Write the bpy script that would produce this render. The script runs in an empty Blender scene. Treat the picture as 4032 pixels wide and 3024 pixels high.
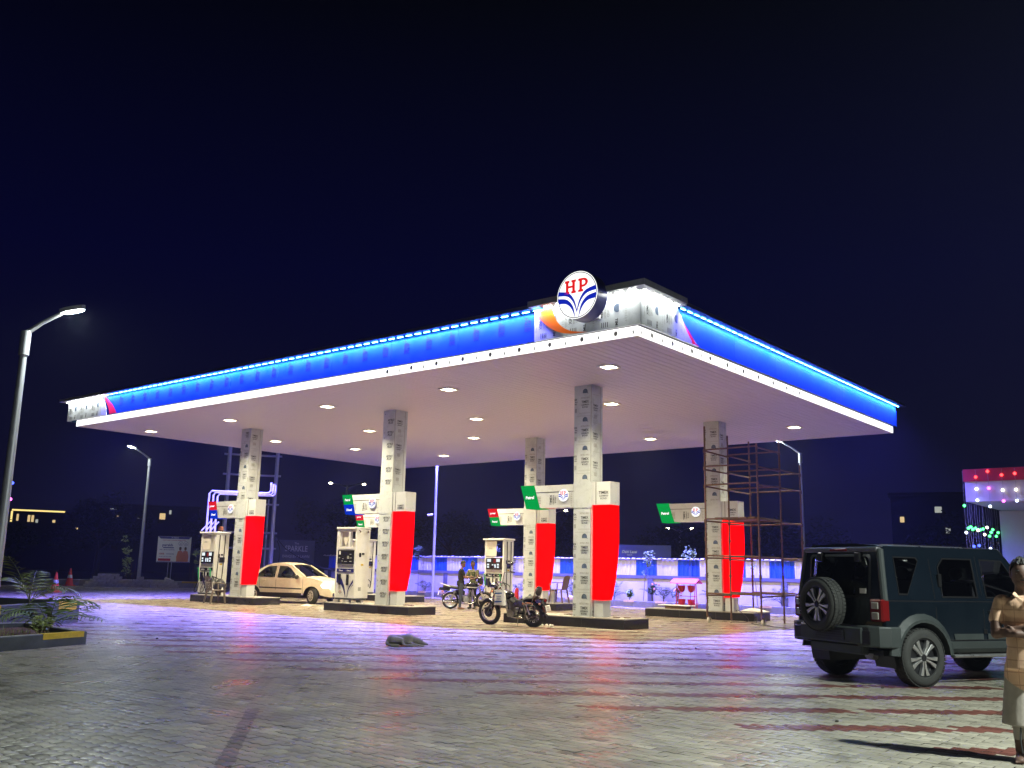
import bpy, bmesh, math, random
import numpy as np
from mathutils import Vector, Matrix, Euler
from mathutils.geometry import tessellate_polygon
random.seed(7); RNG = np.random.default_rng(7)
PI = math.pi; R = math.radians
SC = bpy.context.scene; COL = SC.collection

# ---------------------------------------------------------------- camera
CAMP = Vector((-17.1388, -10.5707, 1.45))
YAW, PIT, ROL = R(39.4562), R(11.1958), R(1.2332)
_f = Vector((math.cos(PIT)*math.cos(YAW), math.cos(PIT)*math.sin(YAW), math.sin(PIT)))
_r0 = _f.cross(Vector((0, 0, 1))).normalized(); _u0 = _r0.cross(_f)
_r = _r0*math.cos(ROL) + _u0*math.sin(ROL); _u = _u0*math.cos(ROL) - _r0*math.sin(ROL)
cam = bpy.data.cameras.new('camera'); camo = bpy.data.objects.new('camera', cam); COL.objects.link(camo)
camo.matrix_world = Matrix(((_r.x, _u.x, -_f.x, CAMP.x), (_r.y, _u.y, -_f.y, CAMP.y), (_r.z, _u.z, -_f.z, CAMP.z), (0, 0, 0, 1)))
cam.sensor_fit = 'HORIZONTAL'; cam.sensor_width = 36; cam.lens = 32.99; cam.clip_start = .05; cam.clip_end = 2000
SC.camera = camo

# ---------------------------------------------------------------- night sky
W = bpy.data.worlds.new('World'); SC.world = W; W.use_nodes = True
nt = W.node_tree; nt.nodes.clear()
wo = nt.nodes.new('ShaderNodeOutputWorld'); bg = nt.nodes.new('ShaderNodeBackground')
tc = nt.nodes.new('ShaderNodeTexCoord'); sx = nt.nodes.new('ShaderNodeSeparateXYZ'); rp = nt.nodes.new('ShaderNodeValToRGB')
nt.links.new(tc.outputs['Generated'], sx.inputs[0]); nt.links.new(sx.outputs['Z'], rp.inputs[0])
nt.links.new(rp.outputs[0], bg.inputs[0]); nt.links.new(bg.outputs[0], wo.inputs[0])
for i, (p, c) in enumerate([(0, (.0045, .0042, .0150)), (.10, (.0034, .0032, .0180)), (.30, (.0012, .0013, .0190)), (.55, (.0005, .0007, .0030))]):
    e = rp.color_ramp.elements[i] if i < 2 else rp.color_ramp.elements.new(p)
    e.position = p; e.color = (*c, 1)
bg.inputs[1].default_value = 1.0
SC.view_settings.view_transform = 'Standard'; SC.view_settings.look = 'None'
SC.view_settings.exposure = 0.0; SC.view_settings.gamma = 1.0
SC.cycles.use_denoising = True
SC.cycles.max_bounces = 6; SC.cycles.diffuse_bounces = 3; SC.cycles.glossy_bounces = 3; SC.cycles.transmission_bounces = 4
SC.cycles.transparent_max_bounces = 8
SC.cycles.sample_clamp_indirect = 6.0; SC.cycles.caustics_reflective = False; SC.cycles.caustics_refractive = False
SC.cycles.use_light_tree = True

# light levels in one place (radiance of the glowing surfaces)
P_DOWN, S_DOWN = 380.0, R(130)
L_DOWN, C_DOWN = 25.0, (1.0, .86, .54)
L_BLUE, C_BLUE = 60.0, (.13, .115, 1.0)
P_BLUE, P_WHITE, SPREAD = 300.0, 20.0, R(112)          # watts per metre and beam of the LED strips
L_WHITE, C_WHITE = 120.0, (1.0, 1.0, .93)
L_BAND = 1.9
L_STREET, C_STREET = 1300.0, (.90, 1.0, .92)

# ---------------------------------------------------------------- materials
def mat(name, col, rough=.5, metal=0., var=0., scale=6., bump=0., bscale=40., spec=.5, coat=0., emit=None, estr=0., alpha=1., trans=0., src=None, ior=1.45):
    m = bpy.data.materials.new(name); m.use_nodes = True
    n = m.node_tree; p = n.nodes['Principled BSDF']; L = n.links.new
    p.inputs['Base Color'].default_value = (*col, 1); p.inputs['Roughness'].default_value = rough
    p.inputs['Metallic'].default_value = metal; p.inputs['Specular IOR Level'].default_value = spec
    p.inputs['Coat Weight'].default_value = coat; p.inputs['Coat Roughness'].default_value = .06
    p.inputs['Transmission Weight'].default_value = trans; p.inputs['Alpha'].default_value = alpha; p.inputs['IOR'].default_value = ior
    t = n.nodes.new('ShaderNodeTexCoord')
    if emit:
        p.inputs['Emission Color'].default_value = (*emit, 1); p.inputs['Emission Strength'].default_value = estr
    cs = None
    if src == 'attr':
        a = n.nodes.new('ShaderNodeAttribute'); a.attribute_name = 'Col'; cs = a.outputs['Color']
    elif src == 'obj':
        a = n.nodes.new('ShaderNodeObjectInfo'); cs = a.outputs['Color']
    if var > 0:
        nz = n.nodes.new('ShaderNodeTexNoise'); nz.inputs['Scale'].default_value = scale; nz.inputs['Detail'].default_value = 6; nz.inputs['Roughness'].default_value = .62
        L(t.outputs['Object'], nz.inputs['Vector'])
        mr = n.nodes.new('ShaderNodeMapRange'); mr.inputs[1].default_value = .25; mr.inputs[2].default_value = .75
        mr.inputs[3].default_value = 1-var; mr.inputs[4].default_value = 1+var*.6
        L(nz.outputs['Fac'], mr.inputs[0])
        mx = n.nodes.new('ShaderNodeVectorMath'); mx.operation = 'SCALE'
        if cs: L(cs, mx.inputs[0])
        else: mx.inputs[0].default_value = col
        L(mr.outputs[0], mx.inputs['Scale']); L(mx.outputs[0], p.inputs['Base Color'])
        m2 = n.nodes.new('ShaderNodeMapRange'); m2.inputs[1].default_value = .3; m2.inputs[2].default_value = .7
        m2.inputs[3].default_value = max(.02, rough-.12*min(1, rough*3)); m2.inputs[4].default_value = min(1, rough+.12)
        L(nz.outputs['Fac'], m2.inputs[0]); L(m2.outputs[0], p.inputs['Roughness'])
    elif cs: L(cs, p.inputs['Base Color'])
    if bump > 0:
        nb = n.nodes.new('ShaderNodeTexNoise'); nb.inputs['Scale'].default_value = bscale; nb.inputs['Detail'].default_value = 4
        L(t.outputs['Object'], nb.inputs['Vector'])
        b = n.nodes.new('ShaderNodeBump'); b.inputs['Strength'].default_value = bump; b.inputs['Distance'].default_value = .01
        L(nb.outputs['Fac'], b.inputs['Height']); L(b.outputs[0], p.inputs['Normal'])
    return m

def glow(name, col, s):
    m = bpy.data.materials.new(name); m.use_nodes = True; n = m.node_tree; n.nodes.clear()
    o = n.nodes.new('ShaderNodeOutputMaterial'); e = n.nodes.new('ShaderNodeEmission')
    e.inputs[0].default_value = (*col, 1); e.inputs[1].default_value = s; n.links.new(e.outputs[0], o.inputs[0]); return m

def glassmat(name, tint, refl=.12):
    m = bpy.data.materials.new(name); m.use_nodes = True; n = m.node_tree; n.nodes.clear(); L = n.links.new
    o = n.nodes.new('ShaderNodeOutputMaterial'); mx = n.nodes.new('ShaderNodeMixShader')
    tr = n.nodes.new('ShaderNodeBsdfTransparent'); tr.inputs[0].default_value = (*tint, 1)
    gl = n.nodes.new('ShaderNodeBsdfGlossy'); gl.inputs['Roughness'].default_value = .03
    fr = n.nodes.new('ShaderNodeFresnel'); fr.inputs[0].default_value = 1.5
    L(fr.outputs[0], mx.inputs[0]); L(tr.outputs[0], mx.inputs[1]); L(gl.outputs[0], mx.inputs[2]); L(mx.outputs[0], o.inputs[0]); return m

M = {}
def D(k, *a, **kw): M[k] = mat(k, *a, **kw)
D('dirt', (.035, .030, .026), .95, var=.3, scale=.8, bump=.5, bscale=12)
D('joint_sand', (.12, .115, .105), .9, var=.3, scale=10)
D('concrete', (.30, .29, .27), .8, var=.22, scale=3, bump=.25, bscale=60)
D('kerb_grey', (.16, .165, .185), .75, var=.3, scale=5, bump=.25, bscale=50)
D('kerb_dark', (.075, .085, .09), .7, var=.4, scale=4, bump=.3, bscale=40)
D('yellow_paint', (.62, .43, .03), .6, var=.25, scale=14)
D('faded_paint', (.50, .36, .24), .7, var=.25, scale=14)
D('soil', (.10, .055, .03), .95, var=.4, scale=9, bump=.9, bscale=25)
D('wall_plaster', (.46, .45, .47), .8, var=.18, scale=2.2, bump=.15, bscale=50)
D('wall_band', (.10, .105, .14), .7, var=.2, scale=4)
D('sheet_blue', (.012, .075, .55), .38, var=.15, scale=3, bump=.05, bscale=8)
D('sheet_white', (.52, .52, .56), .4, var=.12, scale=3, bump=.05, bscale=8)
D('film', (.53, .575, .60), .30, var=.07, scale=3, bump=.06, bscale=9)
D('film_plain', (.58, .61, .63), .32, var=.05, scale=3)
D('print_dark', (.045, .05, .055), .5)
D('print_grey', (.28, .29, .28), .5)
D('print_blue', (.09, .13, .20), .45, var=.5, scale=9)
D('print_navy', (.02, .03, .10), .45)
D('ceiling_white', (.66, .62, .66), .42, var=.05, scale=1.5)
D('canopy_core', (.25, .25, .27), .8)
D('lip_film', (.30, .31, .30), .5, var=.25, scale=5)
D('lip_dark', (.05, .05, .10), .5, var=.25, scale=5)
D('fascia_blue', (.0004, .036, .11), .5, spec=.12, var=.08, scale=2.5)
D('fascia_print', (.0004, .004, .05), .45)
D('swoosh_orange', (.85, .16, .01), .35)
D('swoosh_red', (.78, .012, .015), .35)
D('tile_black', (.020, .020, .022), .14, var=.25, scale=8)
D('tile_joint', (.20, .20, .19), .8)
D('island_top', (.30, .29, .27), .7, var=.2, scale=6)
D('pump_white', (.70, .70, .69), .38, var=.07, scale=5)
D('pump_cream', (.68, .64, .56), .45, var=.08, scale=5)
D('pump_black', (.015, .015, .017), .25)
D('navy', (.012, .014, .12), .35)
D('white_gloss', (.78, .78, .78), .3)
D('rubber', (.018, .018, .018), .7, var=.25, scale=20)
D('tyre', (.035, .036, .034), .8, var=.35, scale=12, bump=.3, bscale=60)
D('green_nozzle', (.02, .30, .10), .4)
D('steel', (.45, .45, .46), .35, metal=.85, var=.15, scale=12)
D('chrome', (.75, .75, .76), .12, metal=1.)
D('alloy', (.80, .80, .80), .28, metal=.9)
D('alloy_dark', (.03, .03, .033), .3, metal=.5)
D('galv', (.42, .43, .46), .45, metal=.35, var=.15, scale=4)
D('rust', (.13, .07, .045), .75, var=.55, scale=18, bump=.4, bscale=60)
D('plank', (.15, .085, .05), .85, var=.4, scale=6)
D('suv_paint', (.005, .009, .014), .12, coat=.6, var=.1, scale=3)
D('suv_clad', (.034, .042, .042), .55, var=.12, scale=6)
D('suv_roof', (.10, .10, .115), .35, var=.08, scale=4)
D('suv_black', (.012, .012, .013), .3)
D('tail_red', (.12, .005, .006), .2)
D('tail_clear', (.35, .33, .30), .15)
D('sedan_paint', (.72, .66, .50), .25, coat=.5, var=.06, scale=3)
D('black_trim', (.02, .018, .018), .5)
D('hubcap', (.62, .60, .55), .35, metal=.3)
D('seat_cloth', (.06, .055, .06), .9, var=.2, scale=12)
D('headlamp_glass', (.7, .7, .68), .1)
D('bike_black', (.012, .012, .013), .18, coat=.6)
D('bike_engine', (.26, .25, .23), .38, metal=.7, var=.4, scale=25)
D('bike_seat', (.022, .022, .024), .55)
D('bag_white', (.70, .70, .69), .45, var=.08, scale=9)
D('bag_blue', (.02, .09, .28), .5)
D('plate_white', (.70, .70, .68), .5)
D('orange_plastic', (.60, .22, .10), .45)
D('skin', (.17, .085, .05), .62, var=.15, scale=14)
D('skin_dark', (.095, .050, .035), .62, var=.15, scale=14)
D('hair', (.010, .008, .007), .6, var=.4, scale=40, bump=.8, bscale=120)
D('tee_black', (.006, .006, .007), .85, var=.2, scale=8)
D('jeans', (.035, .045, .075), .85, var=.25, scale=12)
D('jeans_dark', (.02, .022, .03), .85, var=.25, scale=12)
D('shorts', (.30, .27, .235), .9, var=.16, scale=9, bump=.3, bscale=22)
D('eye_white', (.30, .28, .26), .3)
D('lip_skin', (.13, .05, .04), .5)
D('dog_fur', (.27, .245, .20), .9, var=.35, scale=11, bump=.5, bscale=70)
D('dog_dark', (.03, .027, .025), .9)
D('chair_brown', (.16, .135, .11), .55, var=.1, scale=8)
D('chair_maroon', (.12, .07, .055), .55, var=.1, scale=8)
D('fire_red', (.42, .012, .018), .4, var=.1, scale=6)
D('fire_pink', (.75, .10, .22), .4, var=.1, scale=6)
D('cone_orange', (.65, .06, .025), .5, var=.12, scale=6)
D('cone_white', (.70, .70, .68), .5, var=.1, scale=6)
D('brick_grey', (.45, .42, .42), .85, var=.3, scale=7, bump=.4, bscale=40)
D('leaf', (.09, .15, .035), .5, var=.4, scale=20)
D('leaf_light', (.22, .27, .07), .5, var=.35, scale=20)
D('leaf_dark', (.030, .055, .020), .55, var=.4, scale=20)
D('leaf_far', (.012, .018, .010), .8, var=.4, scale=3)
D('flower', (.55, .22, .14), .7)
D('stem', (.10, .085, .05), .8)
D('bark', (.05, .04, .03), .9)
D('lilac_wall', (.55, .52, .55), .6, var=.08, scale=2)
D('red_band', (.42, .012, .05), .45)
D('dark_building', (.030, .030, .036), .9, var=.25, scale=.6)
D('board_white', (.66, .64, .62), .6, var=.06, scale=4)
D('board_blue', (.05, .045, .20), .6)
D('board_red', (.42, .03, .06), .6)
D('board_orange', (.55, .19, .08), .6)
D('sparkle_board', (.10, .11, .16), .7, var=.2, scale=2)
D('paper', (.62, .6, .57), .8)
D('black_bag', (.015, .015, .016), .35, bump=.6, bscale=14)
M['glass_dark'] = glassmat('glass_dark', (.55, .58, .60))
M['glass_clear'] = glassmat('glass_clear', (.62, .68, .68))
M['lamp_down'] = glow('lamp_down', C_DOWN, L_DOWN)
M['led_blue'] = glow('led_blue', (.10, .50, 1), L_BLUE)
M['led_white'] = glow('led_white', C_WHITE, L_WHITE)
M['band_film_glow'] = glow('band_film_glow', (1, 1, .97), L_BAND)
M['street_light'] = glow('street_light', C_STREET, L_STREET)
M['street_near'] = glow('street_near', C_STREET, 9500)
M['street_dim'] = glow('street_dim', C_STREET, 700)
M['far_lamp'] = glow('far_lamp', (1, .85, .55), 35)
M['red_light'] = glow('red_light', (1, .0, .0), 2.2)
M['logo_white'] = glow('logo_white', (1, 1, 1), 1.25)
M['logo_red'] = glow('logo_red', (.85, .01, .015), .9)
M['logo_blue'] = glow('logo_blue', (.005, .02, .50), .9)
M['sign_green'] = glow('sign_green', (.0, .45, .075), .75)
M['sign_blue'] = glow('sign_blue', (.0, .04, .72), .75)
M['sign_red'] = glow('sign_red', (.9, .01, .02), .85)
M['lcd'] = glow('lcd', (.85, .95, 1), 1.0)
M['lcd_red'] = glow('lcd_red', (.6, .05, .04), .35)
M['headlight'] = glow('headlight', (1, .98, .85), 9)
M['warm_strip'] = glow('warm_strip', (1, .75, .25), 1.3)
M['warm_window'] = glow('warm_window', (1, .72, .33), .75)
M['cool_window'] = glow('cool_window', (.85, .9, .8), .42)
for k, c in dict(bulb_red=(1, .05, .05), bulb_pink=(1, .15, .8), bulb_white=(1, .92, .75), bulb_green=(.08, 1, .2), bulb_blue=(.06, .1, 1), bulb_cool=(.75, .85, 1)).items():
    M[k] = glow(k, c, 5)

# ---------------------------------------------------------------- mesh helpers
class MB:
    def __init__(s): s.v = []; s.f = []; s.T = None
    def add(s, vs, fs):
        o = len(s.v)
        for p in vs:
            p = Vector(p); s.v.append(s.T @ p if s.T else p)
        s.f += [tuple(i+o for i in f) for f in fs]; return s
    def box(s, x0, x1, y0, y1, z0, z1):
        return s.add([(x0, y0, z0), (x1, y0, z0), (x1, y1, z0), (x0, y1, z0), (x0, y0, z1), (x1, y0, z1), (x1, y1, z1), (x0, y1, z1)],
                     [(0, 3, 2, 1), (4, 5, 6, 7), (0, 1, 5, 4), (1, 2, 6, 5), (2, 3, 7, 6), (3, 0, 4, 7)])
    def prism(s, poly, a, b, ax='z'):
        n = len(poly)
        def pt(p, h): return {'z': (p[0], p[1], h), 'x': (h, p[0], p[1]), 'y': (p[0], h, p[1])}[ax]
        vs = [pt(p, a) for p in poly]+[pt(p, b) for p in poly]
        return s.add(vs, [tuple(range(n))[::-1], tuple(range(n, 2*n))]+[(i, (i+1) % n, n+(i+1) % n, n+i) for i in range(n)])
    def tube(s, pts, r, n=6, caps=True, flat=1.):
        pts = [Vector(p) for p in pts]; k = len(pts); rs = r if isinstance(r, (list, tuple)) else [r]*k
        vs = []; up = None
        for i, p in enumerate(pts):
            d = (pts[min(i+1, k-1)]-pts[max(i-1, 0)]).normalized()
            if up is None: up = d.orthogonal().normalized() if abs(d.z) > .9 else Vector((0, 0, 1))
            a = d.cross(up)
            if a.length < 1e-5: a = d.orthogonal()
            a.normalize(); b = a.cross(d).normalized(); up = b
            for j in range(n):
                t = 2*PI*j/n; vs.append(p+a*math.cos(t)*rs[i]+b*math.sin(t)*rs[i]*flat)
        fs = [(i*n+j, i*n+(j+1) % n, (i+1)*n+(j+1) % n, (i+1)*n+j) for i in range(k-1) for j in range(n)]
        if caps: fs += [tuple(range(n))[::-1], tuple((k-1)*n+j for j in range(n))]
        return s.add(vs, fs)
    def cyl(s, a, b, r, r2=None, n=8): return s.tube([a, b], [r, r if r2 is None else r2], n)
    def lathe(s, prof, n=16, org=(0, 0, 0), ax='z', closed=False):
        org = Vector(org); vs = []
        for r, h in prof:
            for j in range(n):
                t = 2*PI*j/n; c, d = r*math.cos(t), r*math.sin(t)
                vs.append(org+Vector({'z': (c, d, h), 'x': (h, c, d), 'y': (c, h, d)}[ax]))
        k = len(prof); m = k if closed else k-1
        fs = [(i*n+j, i*n+(j+1) % n, ((i+1) % k)*n+(j+1) % n, ((i+1) % k)*n+j) for i in range(m) for j in range(n)]
        if not closed: fs += [tuple(range(n))[::-1], tuple((k-1)*n+j for j in range(n))]
        return s.add(vs, fs)
    def ball(s, c, r, n=10, m=7, sc=(1, 1, 1)):
        c = Vector(c); vs = [c+Vector((0, 0, -r*sc[2]))]
        for i in range(1, m):
            a = PI*i/m-PI/2
            for j in range(n):
                t = 2*PI*j/n; vs.append(c+Vector((r*sc[0]*math.cos(a)*math.cos(t), r*sc[1]*math.cos(a)*math.sin(t), r*sc[2]*math.sin(a))))
        vs.append(c+Vector((0, 0, r*sc[2]))); e = len(vs)-1
        fs = [(0, 1+(j+1) % n, 1+j) for j in range(n)]
        fs += [(1+i*n+j, 1+i*n+(j+1) % n, 1+(i+1)*n+(j+1) % n, 1+(i+1)*n+j) for i in range(m-2) for j in range(n)]
        fs += [(e, 1+(m-2)*n+j, 1+(m-2)*n+(j+1) % n) for j in range(n)]
        return s.add(vs, fs)
    def grid(s, fn, nu, nv):
        vs = [fn(i/nu, j/nv) for i in range(nu+1) for j in range(nv+1)]
        return s.add(vs, [(i*(nv+1)+j, (i+1)*(nv+1)+j, (i+1)*(nv+1)+j+1, i*(nv+1)+j+1) for i in range(nu) for j in range(nv)])
    def quad(s, a, b, c, d): return s.add([a, b, c, d], [(0, 1, 2, 3)])
    def mesh(s, name, smooth=False, bevel=0., seg=1, ang=35, recalc=True, merge=False):
        me = bpy.data.meshes.new(name); me.from_pydata([tuple(p) for p in s.v], [], s.f)
        if recalc or bevel or merge:
            bm = bmesh.new(); bm.from_mesh(me)
            if merge: bmesh.ops.remove_doubles(bm, verts=bm.verts, dist=1e-4)
            if recalc: bmesh.ops.recalc_face_normals(bm, faces=bm.faces)
            if bevel:
                es = [e for e in bm.edges if len(e.link_faces) == 2 and e.calc_face_angle(0) > R(40)]
                bmesh.ops.bevel(bm, geom=es, offset=bevel, segments=seg, affect='EDGES', profile=.5, clamp_overlap=True)
            bm.to_mesh(me); bm.free()
        if smooth:
            me.polygons.foreach_set('use_smooth', [True]*len(me.polygons)); me.set_sharp_from_angle(angle=R(ang))
        return me
    def build(s, name, m, parent=None, **kw):
        return put(name, s.mesh(name, **kw), m, parent)
STUFFY = {'film_print', 'panel_print', 'band_print'}
def put(name, me, m, parent=None):
    o = bpy.data.objects.new(name, me); COL.objects.link(o)
    if m is not None and not me.materials: me.materials.append(M[m] if isinstance(m, str) else m)
    if parent: o.parent = parent
    if name in STUFFY: o['kind'] = 'stuff'
    return o
def tag(o, label=None, cat=None, group=None, kind=None):
    if label: o['label'] = label
    if cat: o['category'] = cat
    if group: o['group'] = group
    if kind: o['kind'] = kind
    return o
def thing(name, label, cat, loc=(0, 0, 0), rz=0., group=None):
    o = bpy.data.objects.new(name, None); COL.objects.link(o); o.empty_display_size = .2
    o.location = loc; o.rotation_euler = (0, 0, rz); return tag(o, label, cat, group)
def kids(o): return [c for c in bpy.data.objects if c.parent == o]
def copy_tree(o, parent=None):
    c = o.copy(); COL.objects.link(c); c.parent = parent
    for k in kids(o): copy_tree(k, c)
    return c
def B(name, m, parent, *boxes, **kw):
    b = MB()
    for q in boxes: b.box(*q)
    return b.build(name, m, parent, **kw)
def panel(outer, holes, us, vs, fn):
    """flat polygon with holes, cut along lines u=.. and v=.., mapped to space by fn(u,v)"""
    polys = [[Vector((p[0], p[1], 0)) for p in q] for q in [outer]+list(holes)]
    flat = [p for q in polys for p in q]; bm = bmesh.new(); bv = [bm.verts.new(p) for p in flat]
    for t in tessellate_polygon(polys):
        try: bm.faces.new([bv[i] for i in t])
        except ValueError: pass
    for u in us: bmesh.ops.bisect_plane(bm, geom=bm.verts[:]+bm.edges[:]+bm.faces[:], plane_co=(u, 0, 0), plane_no=(1, 0, 0))
    for v in vs: bmesh.ops.bisect_plane(bm, geom=bm.verts[:]+bm.edges[:]+bm.faces[:], plane_co=(0, v, 0), plane_no=(0, 1, 0))
    bm.verts.ensure_lookup_table(); bm.verts.index_update()
    mb = MB(); mb.add([fn(v.co.x, v.co.y) for v in bm.verts], [tuple(v.index for v in f.verts) for f in bm.faces]); bm.free(); return mb
def rrect(x0, x1, y0, y1, r, n=3):
    p = []
    for cx, cy, a in ((x1-r, y1-r, 0), (x0+r, y1-r, 90), (x0+r, y0+r, 180), (x1-r, y0+r, 270)):
        for i in range(n+1):
            t = R(a+90*i/n); p.append((cx+r*math.cos(t), cy+r*math.sin(t)))
    return p
_TX = {}
def text_geo(s, bold=0., shear=0.):
    """flat glyph mesh of a string: height of capitals about 0.7, left aligned at 0, returns verts, faces, width"""
    k = (s, bold, shear)
    if k not in _TX:
        c = bpy.data.curves.new('t', 'FONT'); c.body = s; c.resolution_u = 2; c.offset = bold; c.shear = shear; c.fill_mode = 'FRONT'
        o = bpy.data.objects.new('t', c); COL.objects.link(o)
        bpy.context.view_layer.update()
        me = bpy.data.meshes.new_from_object(o.evaluated_get(bpy.context.evaluated_depsgraph_get()))
        v = [tuple(q.co)[:2] for q in me.vertices]; f = [tuple(p.vertices) for p in me.polygons]
        bpy.data.objects.remove(o); bpy.data.meshes.remove(me); bpy.data.curves.remove(c)
        xs = [a[0] for a in v]; mn = min(xs); _TX[k] = ([(a-mn, b) for a, b in v], f, max(xs)-mn)
    return _TX[k]
def write(mb, s, fn, x, y, h, align='c', bold=.012, shear=0., rot=0, maxw=None):
    """put text on a surface: fn maps plane coords to space; h is cap height"""
    v, f, w = text_geo(s, bold, shear); k = h/.7; kx = k
    if maxw and w*k > maxw: kx = maxw/w
    ox = {'c': -w*kx/2, 'l': 0, 'r': -w*kx}[align]; ca, sa = math.cos(rot), math.sin(rot)
    vs = []
    for a, b in v:
        p, q = a*kx+ox, b*k-h/2
        vs.append(fn(x+p*ca-q*sa, y+p*sa+q*ca))
    mb.add(vs, f)

# ================================================================ GROUND
g = MB().quad((-260, -260, -.05), (520, -260, -.05), (520, 520, -.05), (-260, 520, -.05)).build('ground', 'dirt'); tag(g, kind='structure')
fc = MB().quad((-24, -24, -.022), (18.1, -24, -.022), (18.1, 46, -.022), (-24, 46, -.022)).build('paved_forecourt', 'joint_sand'); tag(fc, kind='structure')

def paver_mat(name, src):
    m = mat(name, (.3, .3, .3), .36, var=.22, scale=3.2, bump=.12, bscale=90, src=src)
    n = m.node_tree; L = n.links.new; p = n.nodes['Principled BSDF']
    base = p.inputs['Base Color'].links[0].from_socket
    geo = n.nodes.new('ShaderNodeNewGeometry'); mp = n.nodes.new('ShaderNodeMapping'); mp.vector_type = 'TEXTURE'
    a, b = Vector((-10.99, -2.17)), Vector((-12.60, -4.10))          # a dark tyre streak dragged over the pavers
    mp.inputs['Location'].default_value = (a.x, a.y, 0); mp.inputs['Rotation'].default_value = (0, 0, math.atan2(b.y-a.y, b.x-a.x))
    L(geo.outputs['Position'], mp.inputs[0]); s = n.nodes.new('ShaderNodeSeparateXYZ'); L(mp.outputs[0], s.inputs[0])
    nz = n.nodes.new('ShaderNodeTexNoise'); nz.inputs['Scale'].default_value = 9; L(geo.outputs['Position'], nz.inputs['Vector'])
    def mth(op, x, y=None, z=None):
        q = n.nodes.new('ShaderNodeMath'); q.operation = op
        for i, v in enumerate((x, y, z)):
            if v is None: continue
            if isinstance(v, (int, float)): q.inputs[i].default_value = v
            else: L(v, q.inputs[i])
        return q.outputs[0]
    yy = mth('ABSOLUTE', s.outputs['Y']); wid = mth('MULTIPLY_ADD', nz.outputs['Fac'], .09, .02)
    inn = mth('LESS_THAN', yy, wid); al = mth('MULTIPLY', mth('GREATER_THAN', s.outputs['X'], 0), mth('LESS_THAN', s.outputs['X'], (b-a).length+1))
    k = mth('MULTIPLY', mth('MULTIPLY', inn, al), .55)
    # broad dusty and damp patches
    n2 = n.nodes.new('ShaderNodeTexNoise'); n2.inputs['Scale'].default_value = .55; n2.inputs['Detail'].default_value = 5; L(geo.outputs['Position'], n2.inputs['Vector'])
    r2 = n.nodes.new('ShaderNodeMapRange'); r2.inputs[1].default_value = .3; r2.inputs[2].default_value = .7; r2.inputs[3].default_value = .78; r2.inputs[4].default_value = 1.12
    L(n2.outputs['Fac'], r2.inputs[0])
    f = mth('MULTIPLY', r2.outputs[0], mth('SUBTRACT', 1.0, k))
    vm = n.nodes.new('ShaderNodeVectorMath'); vm.operation = 'SCALE'; L(base, vm.inputs[0]); L(f, vm.inputs['Scale']); L(vm.outputs[0], p.inputs['Base Color'])
    r3 = n.nodes.new('ShaderNodeMapRange'); r3.inputs[1].default_value = .35; r3.inputs[2].default_value = .65; r3.inputs[3].default_value = .23; r3.inputs[4].default_value = .42
    n3 = n.nodes.new('ShaderNodeTexNoise'); n3.inputs['Scale'].default_value = 1.6; n3.inputs['Detail'].default_value = 6; L(geo.outputs['Position'], n3.inputs['Vector'])
    L(n3.outputs['Fac'], r3.inputs[0])
    for l in list(p.inputs['Roughness'].links): n.links.remove(l)
    L(r3.outputs[0], p.inputs['Roughness'])
    p.inputs['Specular IOR Level'].default_value = .38
    return m
M['paver_attr'] = paver_mat('paver_attr', 'attr'); M['paver_obj'] = paver_mat('paver_obj', 'obj')

PL, PW, GAP, ZA = .245, .115, .0035, .0085        # zigzag interlocking paver
def paver_outline(g=GAP, za=ZA):
    h = PL/2-g/2; ys = [-h, -PL/4-.012, -.012+0, .0+.012, PL/4+.012, h]
    zz = [za, -za, za, -za, za, -za]
    ys = [-h, -PL*.30, -PL*.20, PL*-.05, PL*.05, PL*.20, PL*.30, h]; zz = [-za, -za, za, za, -za, -za, za, za]
    Rt = [(PW/2-g/2+z, y) for y, z in zip(ys, zz)]; Lf = [(-PW/2+g/2+z, y) for y, z in zip(ys, zz)]
    return Rt+Lf[::-1]
OUT = np.array(paver_outline()); NO = len(OUT)
INN = OUT*np.array([1-.010/PW, 1-.010/PL])
fx, fy = math.cos(YAW), math.sin(YAW)
def lattice():
    i = np.arange(int(-22/PW), int(18.05/PW)); j = np.arange(-260, 330); I, J = np.meshgrid(i, j, indexing='ij')
    X = I*PW; Y = J*PL-I*PL/2; K = J; ok = (Y > -16) & (Y < 45.5) & (X > -20) & (X < 17.9)
    return X[ok], Y[ok], K[ok]
PX, PY, PK = lattice()
dx, dy = PX-CAMP.x, PY-CAMP.y; dist = np.hypot(dx, dy); angv = np.degrees(np.arctan2(-fy*dx+fx*dy, fx*dx+fy*dy))
keep = (np.abs(angv) < 42) & (dist > 3.2) | (dist < 8)
keep &= ~((PY > 46-(PX-8)*1.05+1.2) & (PY > 30))
PX, PY, PK, dist, angv = PX[keep], PY[keep], PK[keep], dist[keep], angv[keep]
red = (np.mod(PK, 7) == 1) | (np.mod(PK, 7) == 2)
red &= (PX > -8.3+.06*np.mod(PK, 2))
n = len(PX); rnd = RNG.random(n)
shade = .325+.06*RNG.standard_normal(n)*.6; shade = np.clip(shade, .2, .46)
shade = np.where(rnd < .012, .48, shade); shade = np.where((rnd > .012) & (rnd < .022), .19, shade)
colr = np.stack([shade*1.03, shade*.95, shade*.76], 1)
rs = np.clip(.165+.025*RNG.standard_normal(n), .13, .3)
redc = np.stack([rs*.95, rs*.36, rs*.28], 1)
dust = red & (RNG.random(n) < .04)
colr = np.where((red & ~dust)[:, None], redc, colr)
zoff = RNG.normal(0, .0010, n); tx = RNG.normal(0, .0045, n); ty = RNG.normal(0, .0045, n)

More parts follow.
